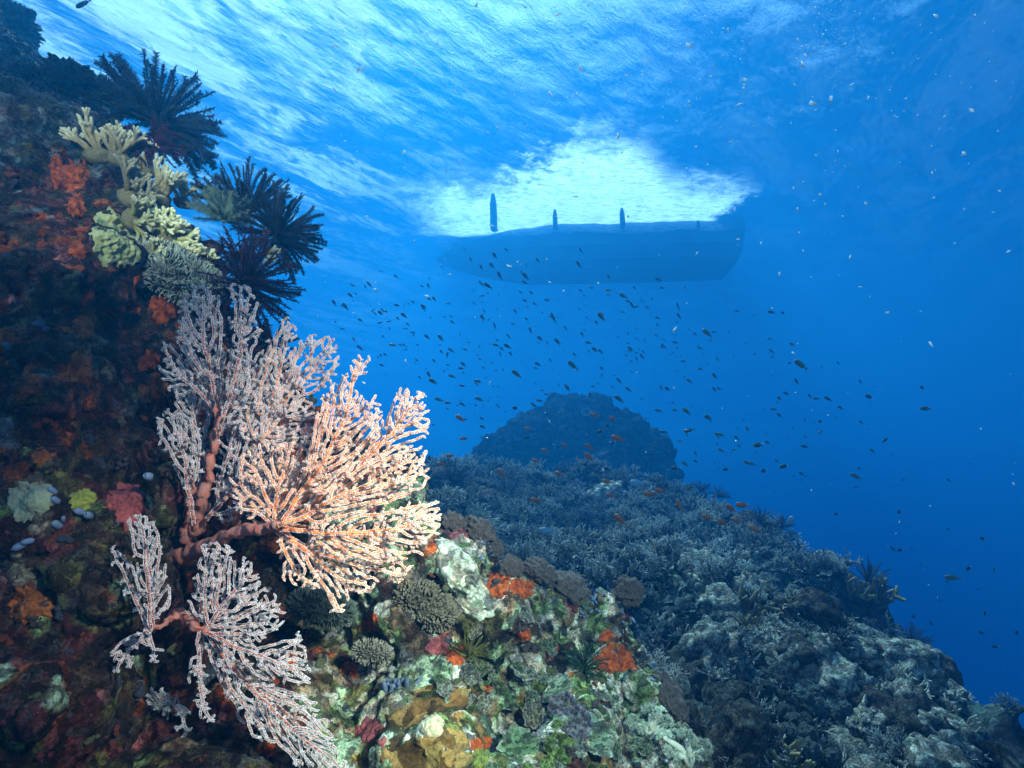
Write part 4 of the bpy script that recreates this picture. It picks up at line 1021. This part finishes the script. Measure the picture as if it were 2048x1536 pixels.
for zn, (x0, y0), (x1, y1), n in zones:
    tries = 0; made = 0
    while made < n and tries < n*14:
        tries += 1; px = random.uniform(x0, x1); py = random.uniform(y0, y1); h = hit(px, py, 'WSB')
        if h is None or h[3] == 'W': continue
        if (zn == 'mound') != (h[3] == 'B'): continue
        if any((px-a)**2+(py-b)**2 < (s*.75)**2 for a, b, s in special): continue
        if px > 1920 and py > 1430: continue
        d = h[0].y*CP+h[0].z*SP
        if zn == 'mound':
            kd = random.choices(['stag', 'lump', 'plate', 'soft'], [5, 1, 2, 3])[0]; sz = random.uniform(9, 19)
        elif zn in ('thick', 'gap'):
            kd = random.choices(['stag', 'pale', 'plate', 'soft', 'lump', 'rock'], [14, 2.0, 1.2, .8, .2, .2])[0]; sz = random.uniform(.16, .30)*F/d; sz = min(sz, 70)
        else:
            kd = random.choices(['stag', 'pale', 'plate', 'soft', 'lump', 'rock', 'cauli', 'finger'], [7, 2.0, 5, 2.0, 1.2, 3.0, 1.2, .6])[0]; sz = random.uniform(.06, .13)*F/d*random.choice([1, 1, 1.9]); sz = min(sz, 70)
        if min([(px-a)**2+(py-b)**2 for a, b, s in used[-400:]] or [1e9]) < (sz*.35)**2: continue
        if kd in ('plate', 'soft'): sz *= .6
        jobs.append((kd, px, py, sz, h)); used.append((px, py, sz)); made += 1
jobs.sort(key=lambda j: -j[3]); nbr = 12; lowV = []; lowF = []; lowC = []; lo_ = 0
for kd, px, py, sz, h in jobs:
    if kd in ('stag', 'pale'):
        nbr += 1
        if nbr > 292:
            v, f, c = LOW[nbr % 3]; P, n, _, _ = h; s = sz*(P.y*CP+P.z*SP)/F; a = random.uniform(0, 6); ca, sa = math.cos(a), math.sin(a)
            w_ = v @ np.array([[ca, sa, 0], [-sa, ca, 0], [0, 0, .9]])*s + np.array((P-Vector((0, 0, s*.1)))[:]); lowV.append(w_); lowF.append(f+lo_); lowC.append(c); lo_ += len(v); continue
    scatter(kd, px, py, sz, squash=random.uniform(.7, 1.05), sink=.12 if kd in ('stag', 'pale', 'finger') else .05)
if lowV: tag(link('branching_coral_cover', coral_mesh('branching_coral_cover', np.vstack(lowV), np.vstack(lowF), np.vstack(lowC))), 'smallest and farthest branching corals covering the reef', 'coral', None, 'stuff')
print('corals', len(used), nbr)
def nub_table(px, py, r_, label, seed):
    P, n, d = onrock(px, py, 0, 'S'); s = r_*d/F; e = empty('table_coral', P); put(e, P, Vector((0, -.35, 1)), 0, s)
    link('plate', coral_mesh('plate', *plate(seed, (.35,.36,.33), (.72,.72,.66), .04, .08, 130, .1)), e, loc=(0, 0, .42))
    V, Fc = tubes([(np.array([(0, .1, -.3), (0, .05, .1), (0, 0, .42)]), np.array([.25, .2, .42]))], 10); link('stalk', mesh('stalk', V, Fc, ROCKFAR_PLAIN), e); tag(e, label, 'coral')
ROCKFAR_PLAIN = mat('bare_coral_rock', (.14, .14, .12), (.07, .07, .06), 20, .9, .5, 80)
nub_table(1538, 1292, 32, 'small white table coral covered in nubs, standing out on the dark slope', 3)
nub_table(1556, 1343, 30, 'lower white table coral with nubs, partly shaded below the other', 4)
# sand on the slope at the lower right
def encrust(px, py, rpx, m, name, label, cat, off=.006, asp=1.0, rot=0.0, n=84, rings=22, seed=None, which='WS', irr=.24, colour=None, thick=None, group=None, kind=None, bumps=1.0):
    """a crust that follows the rock under a patch of the photo, with its own thickness and rim"""
    g = np.random.default_rng(int(px*7+py) if seed is None else seed); h0 = hit(px, py, which)
    if h0 is None: return None
    P0, n0, _, k0 = h0; d0 = P0.y*CP+P0.z*SP; bv = {'W': bvW, 'S': bvS, 'B': bvB}[k0]; th = (thick if thick is not None else rpx*.10)*d0/F
    A = np.linspace(0, 2*np.pi, n, endpoint=False); ph = g.uniform(0, 6, 6); lob = 1+irr*(np.cos(2*A+ph[0])*.5+np.cos(3*A+ph[1])*.35+np.cos(5*A+ph[2])*.2+np.cos(9*A+ph[3])*.28+np.cos(14*A+ph[4])*.25+np.cos(23*A+ph[5])*.22)
    V = []; cr, sr = math.cos(rot), math.sin(rot)
    for i in range(rings+1):
        t = i/rings
        for a, l in zip(A, lob):
            x = math.cos(a)*l*t*rpx; y = math.sin(a)*l*t*rpx/asp; X = px+x*cr-y*sr; Y = py+x*sr+y*cr; dr = ray(X, Y).normalized(); h = bv.ray_cast(O0, dr)
            if h[0] is None or abs((h[0].y*CP+h[0].z*SP)-d0) > .22*d0: Pq = at(X, Y, V[-n][1] if False else d0*1.0) if i == 0 else None
            else: Pq = h[0]
            if Pq is None: Pq = Vector(V[len(V)-n]) + dr*(.02*d0); V.append(Pq[:]); continue
            e_ = th*max(0, 1-t**4)**.5*1.0 - (.35*th if i == rings else 0); nn = (-dr*.6+n0*.6).normalized(); V.append((Pq+nn*e_)[:])
    V = np.array(V); Fq = []; i = np.arange(rings*n).reshape(rings, n); j = np.roll(i, -1, 1); Fq = np.stack([i, i+n, j+n, j], -1).reshape(-1, 4)
    G = V.reshape(rings+1, n, 3)
    for _ in range(5):
        G[1:-1] = (G[:-2]+G[2:]+np.roll(G, 1, 1)[1:-1]+np.roll(G, -1, 1)[1:-1]+2*G[1:-1])/6
    V = G.reshape(-1, 3); V += th*bumps*.8*np.array(n0[:])*(fbm(V*F/d0/9+px, 4)[:, None])
    me = mesh(name, V, Fq, m)
    if m.name in COLOF: setcol(me, np.tile(COLOF[m.name], (len(V), 1))*(1+.3*fbm(V*14, 3))[:, None].clip(.4, 2))
    o = link(name, me)
    if kind: tag(o, kind=kind)
    else: tag(o, label, cat, group)
    return o

# ---- crusts, sponges and small growths on the near rock
M_OR = mat('orange_sponge', (0.46, 0.09, 0.010), (0.16, 0.025, 0.006), 55, 0.85, 0.9, 130)
M_RUST = mat('rust_sponge', (0.30, 0.10, 0.02), (0.12, 0.035, 0.01), 40, 0.85, 0.9, 140)
M_YEL = mat('yellow_olive_crust', (0.46, 0.44, 0.20), (0.28, 0.30, 0.14), 28, 0.85, 0.9, 120)
M_OCHRE = rockmat('ochre_sponge', 26, 110, .006, .55)
M_CREAM = mat('cream_crust', (0.55, 0.50, 0.33), (0.42, 0.38, 0.24), 30, 0.8, 0.7, 170)
M_LIME = mat('lime_crust', (0.22, 0.25, 0.04), (0.10, 0.12, 0.03), 30, 0.8, 0.8, 150)
M_PALEG = mat('pale_green_crust', (0.26, 0.32, 0.20), (0.17, 0.20, 0.15), 22, 0.85, 0.8, 110)
M_SLAB = rockmat('pale_green_white_slab', 34, 90, .008, .5)
COLOF = {M_OCHRE.name: (.22, .145, .05), M_SLAB.name: (.46, .50, .42)}
M_PINK = mat('pink_crust', (0.28, 0.07, 0.07), (0.12, 0.03, 0.035), 30, 0.85, 0.9, 130)
for px, py, r_, m_, lb in (
 (128,340,34,M_OR,'bright orange sponge crust highest on the dark wall'),(152,412,22,M_OR,'small orange crust below the highest orange sponge'),(330,608,36,M_OR,'vivid orange sponge just left of the topmost sea fan lobe'),
 (288,560,20,M_OR,'small orange sponge on the upper rim under the anemone carpet'),(298,722,22,M_OR,'orange crust touching the left edge of the sea fans'),(306,778,30,M_RUST,'amber branching crust beside the left edge of the sea fans'),
 (155,502,18,M_OR,'little orange crust left of the yellow patch'),(170,650,26,M_RUST,'rusty ring-shaped crust on the dark left wall'),(160,735,30,M_RUST,'brownish orange crust in the middle of the left wall'),
 (90,920,26,M_RUST,'faded rust crust above the pale green patch'),(230,482,54,M_YEL,'large pale yellow crust under the fire corals'),(60,1000,44,M_PALEG,'pale green crust at the left edge beside the blue sea squirts'),
 (165,1000,26,M_LIME,'lime yellow crust behind the pair of blue sea squirts'),(1228,1318,36,M_OR,'orange sponge on the right foreground outcrop, lower'),(1212,1272,14,M_OR,'small orange spot high on the right foreground outcrop'),
 (1045,1175,24,M_OR,'orange sponge at the right end of the rock ridge hollow'),(998,1165,28,M_OR,'orange sponge in the hollow beside the pale slab'),(740,1245,20,M_OR,'orange patch in shade right of the trailing sea fan'),
 (918,1308,24,M_OR,'orange-red crust between the pink sponge and the dark feather star'),(962,1490,20,M_OR,'orange crust at the bottom on the ochre sponge'),(1048,1272,16,M_OR,'small orange crust in the middle of the foreground rubble'),
 (880,1290,24,M_PINK,'pinkish red lumpy sponge above the orange-red crust'),(850,1495,125,M_OCHRE,'wide ochre sponge sheet covering the rock at the bottom'),
 (700,1340,18,M_OR,'dim orange sponge low in the shadow'),(255,1010,44,M_PINK,'faded pink crust under the single round sea squirt'),(60,1210,40,M_RUST,'dim brown-orange crust low on the left wall'),(742,1465,30,M_PINK,'reddish knobbly crust left of the ochre sheet')):
    encrust(px, py, r_, m_, 'encrusting_sponge' if 'sponge' in lb else 'encrusting_growth', lb, 'sponge' if 'sponge' in lb else 'crust', irr=.30, thick=max(3, r_*.16) if r_ < 100 else 5)
encrust(862, 1452, 27, M_CREAM, 'encrusting_growth', 'round cream crust lying on the wide ochre sponge', 'crust', thick=11, irr=.1)
encrust(958, 1518, 22, M_LIME, 'encrusting_growth', 'yellow crust at the right foot of the ochre sponge', 'crust', thick=7)
encrust(925, 1160, 92, M_SLAB, 'rock_slab', 'long pale green and white slab of rock leaning right of the sea fan', 'rock', asp=2.3, rot=R(58), thick=20, irr=.12, n=70, rings=26, bumps=.6)
# rounded grey corals along the crest of the foreground ridge
M_GREYC = mat('grey_brown_coral', (0.26, 0.22, 0.20), (0.11, 0.09, 0.085), 9, 0.9, 1.0, 36, detail=10)
M_BRAIN = mat('blue_grey_coral', (0.20, 0.23, 0.22), (0.05, 0.07, 0.07), 7, 0.9, 1.0, 30, detail=10)
def boulder(px, py, r_, label, m, asp=1.4, rot=0, seed=1, sub=5, dd=0.0, amp=.25, fr=1.7, gro=0):
    P, n, d = onrock(px, py, 0, 'W'); d += dd; s = r_*d/F; V, Fi, C = lump(seed, sub, amp, fr, gro, 1); o = link('rounded_coral', mesh('rounded_coral', V*[1, .9, 1/asp], Fi, m))
    o.location = at(px, py, d + s*.2/1); o.rotation_euler = (R(9), R(rot), random.uniform(-.5, .5)); o.scale = (s, s, s); tag(o, label, 'coral'); return o
for k, (px, py, r_, rot, asp, lb) in enumerate(((905,1045,24,10,1.3,'first grey rounded coral on the crest, touching the sea fan'),(958,1062,34,35,1.5,'grey rounded coral second along the crest from the sea fan'),
  (985,1090,22,50,1.3,'small grey-brown coral where the crest dips'),(1022,1135,22,0,1.0,'stubby grey coral knob above the orange sponges'),(1080,1142,34,20,1.6,'broad grey coral cap in the middle of the crest'),
  (1135,1175,44,25,1.6,'brown grainy coral sloping down behind the pale crust'),(1255,1182,30,0,1.1,'brown ribbed coral cap crowning the right foreground outcrop'),(1335,1395,50,60,2.0,'brown grainy coral draped on the right flank of the outcrop'))):
    boulder(px, py, r_, lb, M_GREYC, asp, rot, k+3, amp=.35, fr=2.0)
for k, (px, py, r_, asp, rot, lb) in enumerate(((150,160,58,1.7,18,'big folded blue-grey coral on the upper skyline'),(190,185,40,1.2,45,'folded coral lobe drooping right of the big one'),(62,155,36,1.2,0,'round blue-grey coral near the upper left edge'),
  (30,190,36,1.0,0,'round blue-grey coral at the left edge under another'),(90,215,42,1.5,30,'smooth dark coral mound below the big folded one'),(20,50,52,1.0,0,'dark bushy mass at the top left corner'),(175,305,36,1.2,0,'dark velvety knob above the left fire coral'),(250,210,34,1.6,30,'brown coral lump beside the foot of the large feather star'))):
    boulder(px, py, r_, lb, M_BRAIN, asp, rot, k+40, amp=.3, fr=1.8, gro=.9)
# leafy plates of the bright foreground
PLM = rockmat('leafy_coral', 5, 16, .05, .45)
PP = []
for s in range(6):
    v, f, c = plate(s+10, base=[(.18,.30,.16), (.26,.36,.25), (.30,.30,.23), (.22,.34,.10), (.44,.50,.40), (.24,.23,.27)][s], rim=[(.46,.56,.42), (.60,.66,.55), (.44,.44,.42), (.36,.46,.16), (.62,.64,.56), (.36,.34,.48)][s], wav=.07, th=.10, cup=.16)
    me = mesh('plate', v, f, PLM); setcol(me, c); PP.append(me)
def leafy(px, py, r_, k, label, n_=(0, -.55, .8), group=None, nmix=.5):
    h = hit(px, py, 'WS')
    if h is None: return
    P, n, _, _ = h; d = P.y*CP+P.z*SP; s = r_*d/F; nn = (Vector(n_).normalized()*(1-nmix)+n*nmix).normalized()
    o = link('leafy_coral', PP[k]); put(o, P+nn*s*.12, (nn.x+random.gauss(0, .15), nn.y+random.gauss(0, .1), nn.z), random.uniform(0, 6), (s, s, s*random.uniform(.8, 1.3))); tag(o, label, 'coral', group)
for px, py, r_, k, lb in ((1128,1418,30,5,'lilac-rimmed leafy coral plate, upper of the overlapping pair at the bottom'),(1148,1448,36,5,'lilac-rimmed leafy coral plate, lower of the overlapping pair'),(1070,1432,24,2,'small cup-shaped coral plate left of the lilac-rimmed pair'),
  (1180,1478,50,1,'broad pale green wavy plate right of the lime clump'),(1040,1500,44,0,'rounded green coral plate left of the lime clump'),(1118,1500,30,3,'lime green wavy plate in the middle of the bottom edge'),
  (1040,1345,32,4,'whitish crumpled plate under the first feather star'),(1120,1385,34,1,'pale green crumpled plate above the lilac-rimmed pair'),(1010,1400,30,0,'green ruffled plate at the left of the plate bed')):
    leafy(px, py, r_, k, lb)
made = 0; tries = 0
while made < 85 and tries < 4000:
    tries += 1; px = random.uniform(860, 1440); py = random.uniform(1230, 1550)
    if math.hypot(px-850, (py-1495)*1.2) < 135 or math.hypot(px-1168, py-1335) < 50 or not (py > 1260+abs(px-1080)*.25 or random.random() < .12): continue
    h = hit(px, py, 'WS')
    if h is None or h[3] != 'W': continue
    leafy(px, py, random.uniform(8, 19), random.choices(range(6), [4, 5, 2, 2, 8, .3])[0], 'small ruffled pale coral leaf in the bright bed of plates at the bottom', group='small ruffled coral leaves in the bright foreground', nmix=.6); made += 1
# scattered little knobs, tufts and worms that roughen the near wall
U2, F2 = ICO[2]; KN = []
for k, c in enumerate([(.04,.05,.07), (.16,.04,.02), (.25,.26,.24), (.12,.03,.04), (.10,.11,.05), (.40,.09,.02), (.06,.05,.05)]):
    q = []
    g = np.random.default_rng(k)
    for j in range(7): q.append((U2*g.uniform(.2, .55)*(1+.3*perlin(U2*2+j+k))[:, None]+[*g.normal(0, .5, 2), g.uniform(-.1, .3)], F2))
    V, Fi = merge(q); KN.append(mesh('knobby_growth', V, Fi, mat('knobby_growth_%s' % 'abcdefg'[k], c, tuple(x*.5 for x in c), 60, .85, .6, 200)))
TU = coral_mesh('leafy_tuft', *fluffy(5, 16, (.12,.13,.15), (.30,.32,.36))); TU2 = coral_mesh('leafy_tuft', *fluffy(6, 16, (.05,.06,.04), (.14,.16,.08)))
WZ = dict(n=0)
while WZ['n'] < 240:
    px = random.uniform(0, 1330); py = random.uniform(200, 1536); h = hit(px, py, 'W')
    if h is None or math.hypot(px-850, (py-1495)*1.2) < 130: continue
    P, n, _, _ = h; d = P.y*CP+P.z*SP; s = random.uniform(5, 15)*d/F; left = px < 640
    if random.random() < .3:
        o = link('leafy_tuft', TU if px < 300 else TU2); tag(o, 'small grey leafy tuft growing on the upper left wall' if px < 300 else 'small dark olive tuft growing on the near rock', 'soft coral', 'grey leafy tufts on the left wall' if px < 300 else 'olive tufts on the near rock')
    else:
        k = random.choices(range(7), [3, 2 if left else .5, .4 if left else 2, 2 if left else .4, 2, .6 if left else .3, 3])[0]; o = link('knobby_growth', KN[k]); nm = ['blue-black', 'rust brown', 'whitish', 'maroon', 'olive', 'orange', 'dark grey'][k]
        tag(o, nm+' knobby growth, one of many small ones dotting the near rock', 'growth', nm+' knobby growths on the near rock')
    put(o, P+n*s*.05, n, random.uniform(0, 6), s); WZ['n'] += 1
# ---- fire corals, yellow to tan with pale tips
FC = []
for s in range(4):
    v, f, c = branchy(80+s, n0=5, levels=4, L0=.34, r0=.062, spread=.75, up=.3, sides=8, base=(.30,.22,.10), tip=(.66,.60,.40), taper=.86, flat=.45, kids=(2, 3), pw=2.0); FC.append((v, f, c))
for s in range(2):
    v, f, c = branchy(90+s, n0=6, levels=4, L0=.31, r0=.066, spread=.9, up=.2, sides=8, base=(.42,.38,.12), tip=(.85,.80,.50), taper=.88, flat=.4, kids=(2, 3), pw=1.6); FC.append((v, f, c))
FCM = [coral_mesh('branches', *q) for q in FC]; FB = mesh('foot', ICO[3][0]*[.3, .22, .2]*(1+.2*perlin(ICO[3][0]*2))[:, None], ICO[3][1], mat('fire_coral_foot', (.26,.22,.10), (.16,.13,.08), 20, .85, .6, 100))
for px, py, d, s, a, k, lb in ((195,312,1.72,88,95,0,'tan fire coral with stubby upright fingers, highest and farthest left'),(236,318,1.74,86,75,1,'tall narrow tan fire coral beside the leftmost one'),(262,400,1.62,92,60,2,'tan fire coral spreading under the rolled feather star'),
  (318,392,1.75,88,38,3,'tan fire coral reaching right against the blue water'),(365,405,1.82,62,75,0,'slender tan fire coral standing on the skyline between yellow ones'),(262,440,1.55,76,10,4,'bright yellow fire coral just above the yellow crust'),
  (330,480,1.60,88,58,5,'yellow-green fire coral with long forked fingers, middle of the group'),(305,505,1.52,44,25,4,'small star-shaped yellow fire coral over the anemone carpet'),(388,530,1.60,62,80,5,'yellow fire coral lowest of the group beside the anemone carpet'),
  (535,505,1.66,36,330,4,'little yellow fire coral twig under the black feather star'),(410,560,1.62,50,20,3,'tan fire coral stub behind the anemone carpet'),(300,345,1.80,60,110,1,'tan fire coral in the back row under the feather stars')):
    e = empty('fire_coral', (0, 0, 0)); n = ang(px, py, d, a, 15); put(e, at(px, py, d), n, 0, s*d/F)
    # turn the flattened side to the viewer
    z = n; x = z.cross(Vector((0, -CP, -SP))).normalized(); y = z.cross(x); e.rotation_quaternion = Matrix((x, y, z)).transposed().to_quaternion()
    link('branches', FCM[k], e); link('foot', FB, e); tag(e, lb, 'fire coral')
# ---- anemone-like carpets of tentacles
def carpet(px, py, rx, ry, d, L_, n, c, tip, label, seed, rot=0, name='tentacle_carpet', thick=.7):
    g = np.random.default_rng(seed); e = empty(name, at(px, py, d)); s = d/F; U, Fi = ICO[4]; RM = np.array(Matrix.Rotation(R(9), 3, 'X') @ Matrix.Rotation(R(rot), 3, 'Y'))
    A = np.array([rx*s, ry*s*1.1, ry*s]); dome = (U*A*(1+.3*fbm(U*1.6+seed, 2))[:, None]) @ RM.T
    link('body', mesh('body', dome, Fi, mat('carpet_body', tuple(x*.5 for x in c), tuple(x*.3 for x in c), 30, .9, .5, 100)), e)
    ps = []; C = []; k = 0
    while k < n:
        u = g.normal(size=3); u /= np.linalg.norm(u)
        if u[1] > .45 or u[2] < -.75: continue
        k += 1; p = u*A; nn = u/A; nn /= np.linalg.norm(nn); sw = np.array([fbm((u*3)[None], 1)[0], 0, fbm((u*3+9)[None], 1)[0]])*.7; v = nn+sw+np.array([0, 0, .25])+g.normal(0, .12, 3); v /= np.linalg.norm(v); l = L_*s*g.uniform(.7, 1.1)
        P = np.array([p, p+v*l*.5, p+v*l+sw*l*.35]) @ RM.T; ps.append((P, np.array([1.6, 1.4, 1.7])*s*thick)); C.append(np.repeat([0, .5, 1, 1.], 4))
    V, Fq = tubes(ps, 4); t = coral_mesh('tentacles', V, Fq, tipcol(c, tip, np.concatenate(C), 1)); tag(link('tentacles', t, e), kind='stuff'); tag(e, label, 'soft coral')
carpet(340, 548, 98, 44, 1.58, 17, 2600, (.16,.17,.13), (.36,.38,.32), 'dome-shaped grey-green carpet of short tentacles above the top sea fan', 1, 22)
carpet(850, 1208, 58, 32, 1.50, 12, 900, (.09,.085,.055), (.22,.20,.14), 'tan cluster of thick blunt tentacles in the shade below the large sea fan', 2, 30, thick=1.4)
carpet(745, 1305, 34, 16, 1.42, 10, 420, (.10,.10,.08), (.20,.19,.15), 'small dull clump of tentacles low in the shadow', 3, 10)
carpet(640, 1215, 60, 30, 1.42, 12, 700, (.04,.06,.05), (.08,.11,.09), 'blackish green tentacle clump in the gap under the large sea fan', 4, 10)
# ---- blue sea squirts
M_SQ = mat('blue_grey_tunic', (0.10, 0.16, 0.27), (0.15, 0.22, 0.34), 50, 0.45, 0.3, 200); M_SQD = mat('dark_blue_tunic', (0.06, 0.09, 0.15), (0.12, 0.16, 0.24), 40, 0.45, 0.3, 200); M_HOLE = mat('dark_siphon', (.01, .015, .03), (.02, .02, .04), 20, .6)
def squirt_mesh(m):
    n = 20; k = 14; V = []; z = np.linspace(-1.1, 1, n); r_ = np.sqrt(np.clip(1-(np.abs(z)**3)*.75, .05, 1))*.62; prof = list(zip(r_, z*1.0)) + [(.26, 1.16), (.20, 1.14), (.15, .95)]
    for a_, b_ in prof:
        for j in range(k): V.append((a_*math.cos(2*np.pi*j/k), a_*math.sin(2*np.pi*j/k), b_))
    N2 = len(prof); Fc = [(i*k+j, i*k+(j+1) % k, (i+1)*k+(j+1) % k, (i+1)*k+j) for i in range(N2-1) for j in range(k)]; mi = [0]*len(Fc); Fc.append(tuple((N2-1)*k+j for j in range(k))); mi.append(1)
    Fc.append(tuple(reversed(range(k)))); mi.append(0)
    return mesh('sea_squirt', V, Fc, [m, M_HOLE], True, mi)
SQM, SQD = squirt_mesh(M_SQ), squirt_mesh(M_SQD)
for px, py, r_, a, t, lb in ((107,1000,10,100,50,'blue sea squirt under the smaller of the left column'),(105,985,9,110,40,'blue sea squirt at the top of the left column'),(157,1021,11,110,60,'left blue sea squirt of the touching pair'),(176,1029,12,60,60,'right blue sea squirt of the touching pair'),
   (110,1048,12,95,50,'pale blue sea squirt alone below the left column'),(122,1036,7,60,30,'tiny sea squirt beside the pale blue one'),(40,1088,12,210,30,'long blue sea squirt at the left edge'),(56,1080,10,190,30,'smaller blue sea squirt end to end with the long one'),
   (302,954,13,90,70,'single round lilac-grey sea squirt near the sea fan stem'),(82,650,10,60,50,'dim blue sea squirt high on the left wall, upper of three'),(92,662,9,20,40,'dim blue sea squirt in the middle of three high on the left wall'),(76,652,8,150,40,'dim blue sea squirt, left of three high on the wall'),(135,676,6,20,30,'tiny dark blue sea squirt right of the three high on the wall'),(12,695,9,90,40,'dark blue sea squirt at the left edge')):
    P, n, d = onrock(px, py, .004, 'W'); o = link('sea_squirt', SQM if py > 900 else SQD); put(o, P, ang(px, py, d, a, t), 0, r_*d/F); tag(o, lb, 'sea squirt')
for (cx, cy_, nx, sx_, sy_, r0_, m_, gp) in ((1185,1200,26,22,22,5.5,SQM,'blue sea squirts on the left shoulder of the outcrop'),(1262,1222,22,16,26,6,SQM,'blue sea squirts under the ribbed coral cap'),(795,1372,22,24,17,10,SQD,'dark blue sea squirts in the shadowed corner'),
    (975,1095,14,14,18,5,SQM,'blue sea squirts behind the first orange sponge'),(1300,1325,10,10,30,5.5,SQM,'blue sea squirts on the right flank of the outcrop'),(1170,1230,6,10,10,5,SQM,'blue sea squirts above the lower orange sponge')):
    for q in range(nx):
        px = random.gauss(cx, sx_*.6); py = random.gauss(cy_, sy_*.6); h = hit(px, py, 'W')
        if h is None: continue
        P, n, _, _ = h; d = P.y*CP+P.z*SP; s = r0_*random.uniform(.75, 1.15)*d/F; o = link('sea_squirt', m_); put(o, P+n*s*.5, (n+Vector((random.gauss(0, .4), random.gauss(0, .3)-.3, random.gauss(0, .4)))).normalized(), 0, (s*.75, s*.75, s*1.2)); tag(o, 'one of the '+gp, 'sea squirt', gp)
# ---- pale soft tree corals at the bottom
M_TRUNK = mat('pale_soft_trunk', (.62,.64,.54), (.50,.54,.44), 30, .7, .3, 120)
FL = [coral_mesh('polyp_crown', *fluffy(50+s, 46, (.34,.44,.34), (.66,.76,.62))) for s in range(3)]
def treecoral(px, py, h_, heads, label):
    P, n, d = onrock(px, py, 0, 'WS'); e = empty('tree_coral', P); s = d/F; ps = []; hs = []
    for dx, dy, r_ in heads:
        Q0 = np.array(P[:]); Q1 = np.array(at(px+dx, py-dy, d-.02)[:]); mid2 = Q0*.5+Q1*.5+np.array([(-dx*.15)*s, -.01, .01]); ps.append((np.array([Q0, mid2, Q1]), np.array([8, 6, 4])*s)); hs.append((Q1, r_))
    V, Fq = tubes(ps, 8); o = link('trunk', mesh('trunk', V, Fq, M_TRUNK)); o.parent = e; o.matrix_parent_inverse = Matrix.Translation(-P)
    for k, (q, r_) in enumerate(hs):
        c = link('polyp_crown', FL[k % 3], e); c.location = Vector(q)-P; c.rotation_euler = (.3, random.uniform(-.4, .4), k); c.scale = (r_*s,)*3; tag(c, kind=None)
    tag(e, label, 'soft coral')
treecoral(1300, 1478, 50, [(-30,30,30),(0,48,32),(30,28,32),(48,5,26),(-8,18,26),(20,50,24)], 'pale green soft tree coral on forked white trunks at the bottom')
treecoral(1378, 1530, 50, [(-35,25,32),(-5,50,34),(28,30,34),(10,12,28),(-50,55,26)], 'pale green soft tree coral at the bottom edge, right of its neighbour')
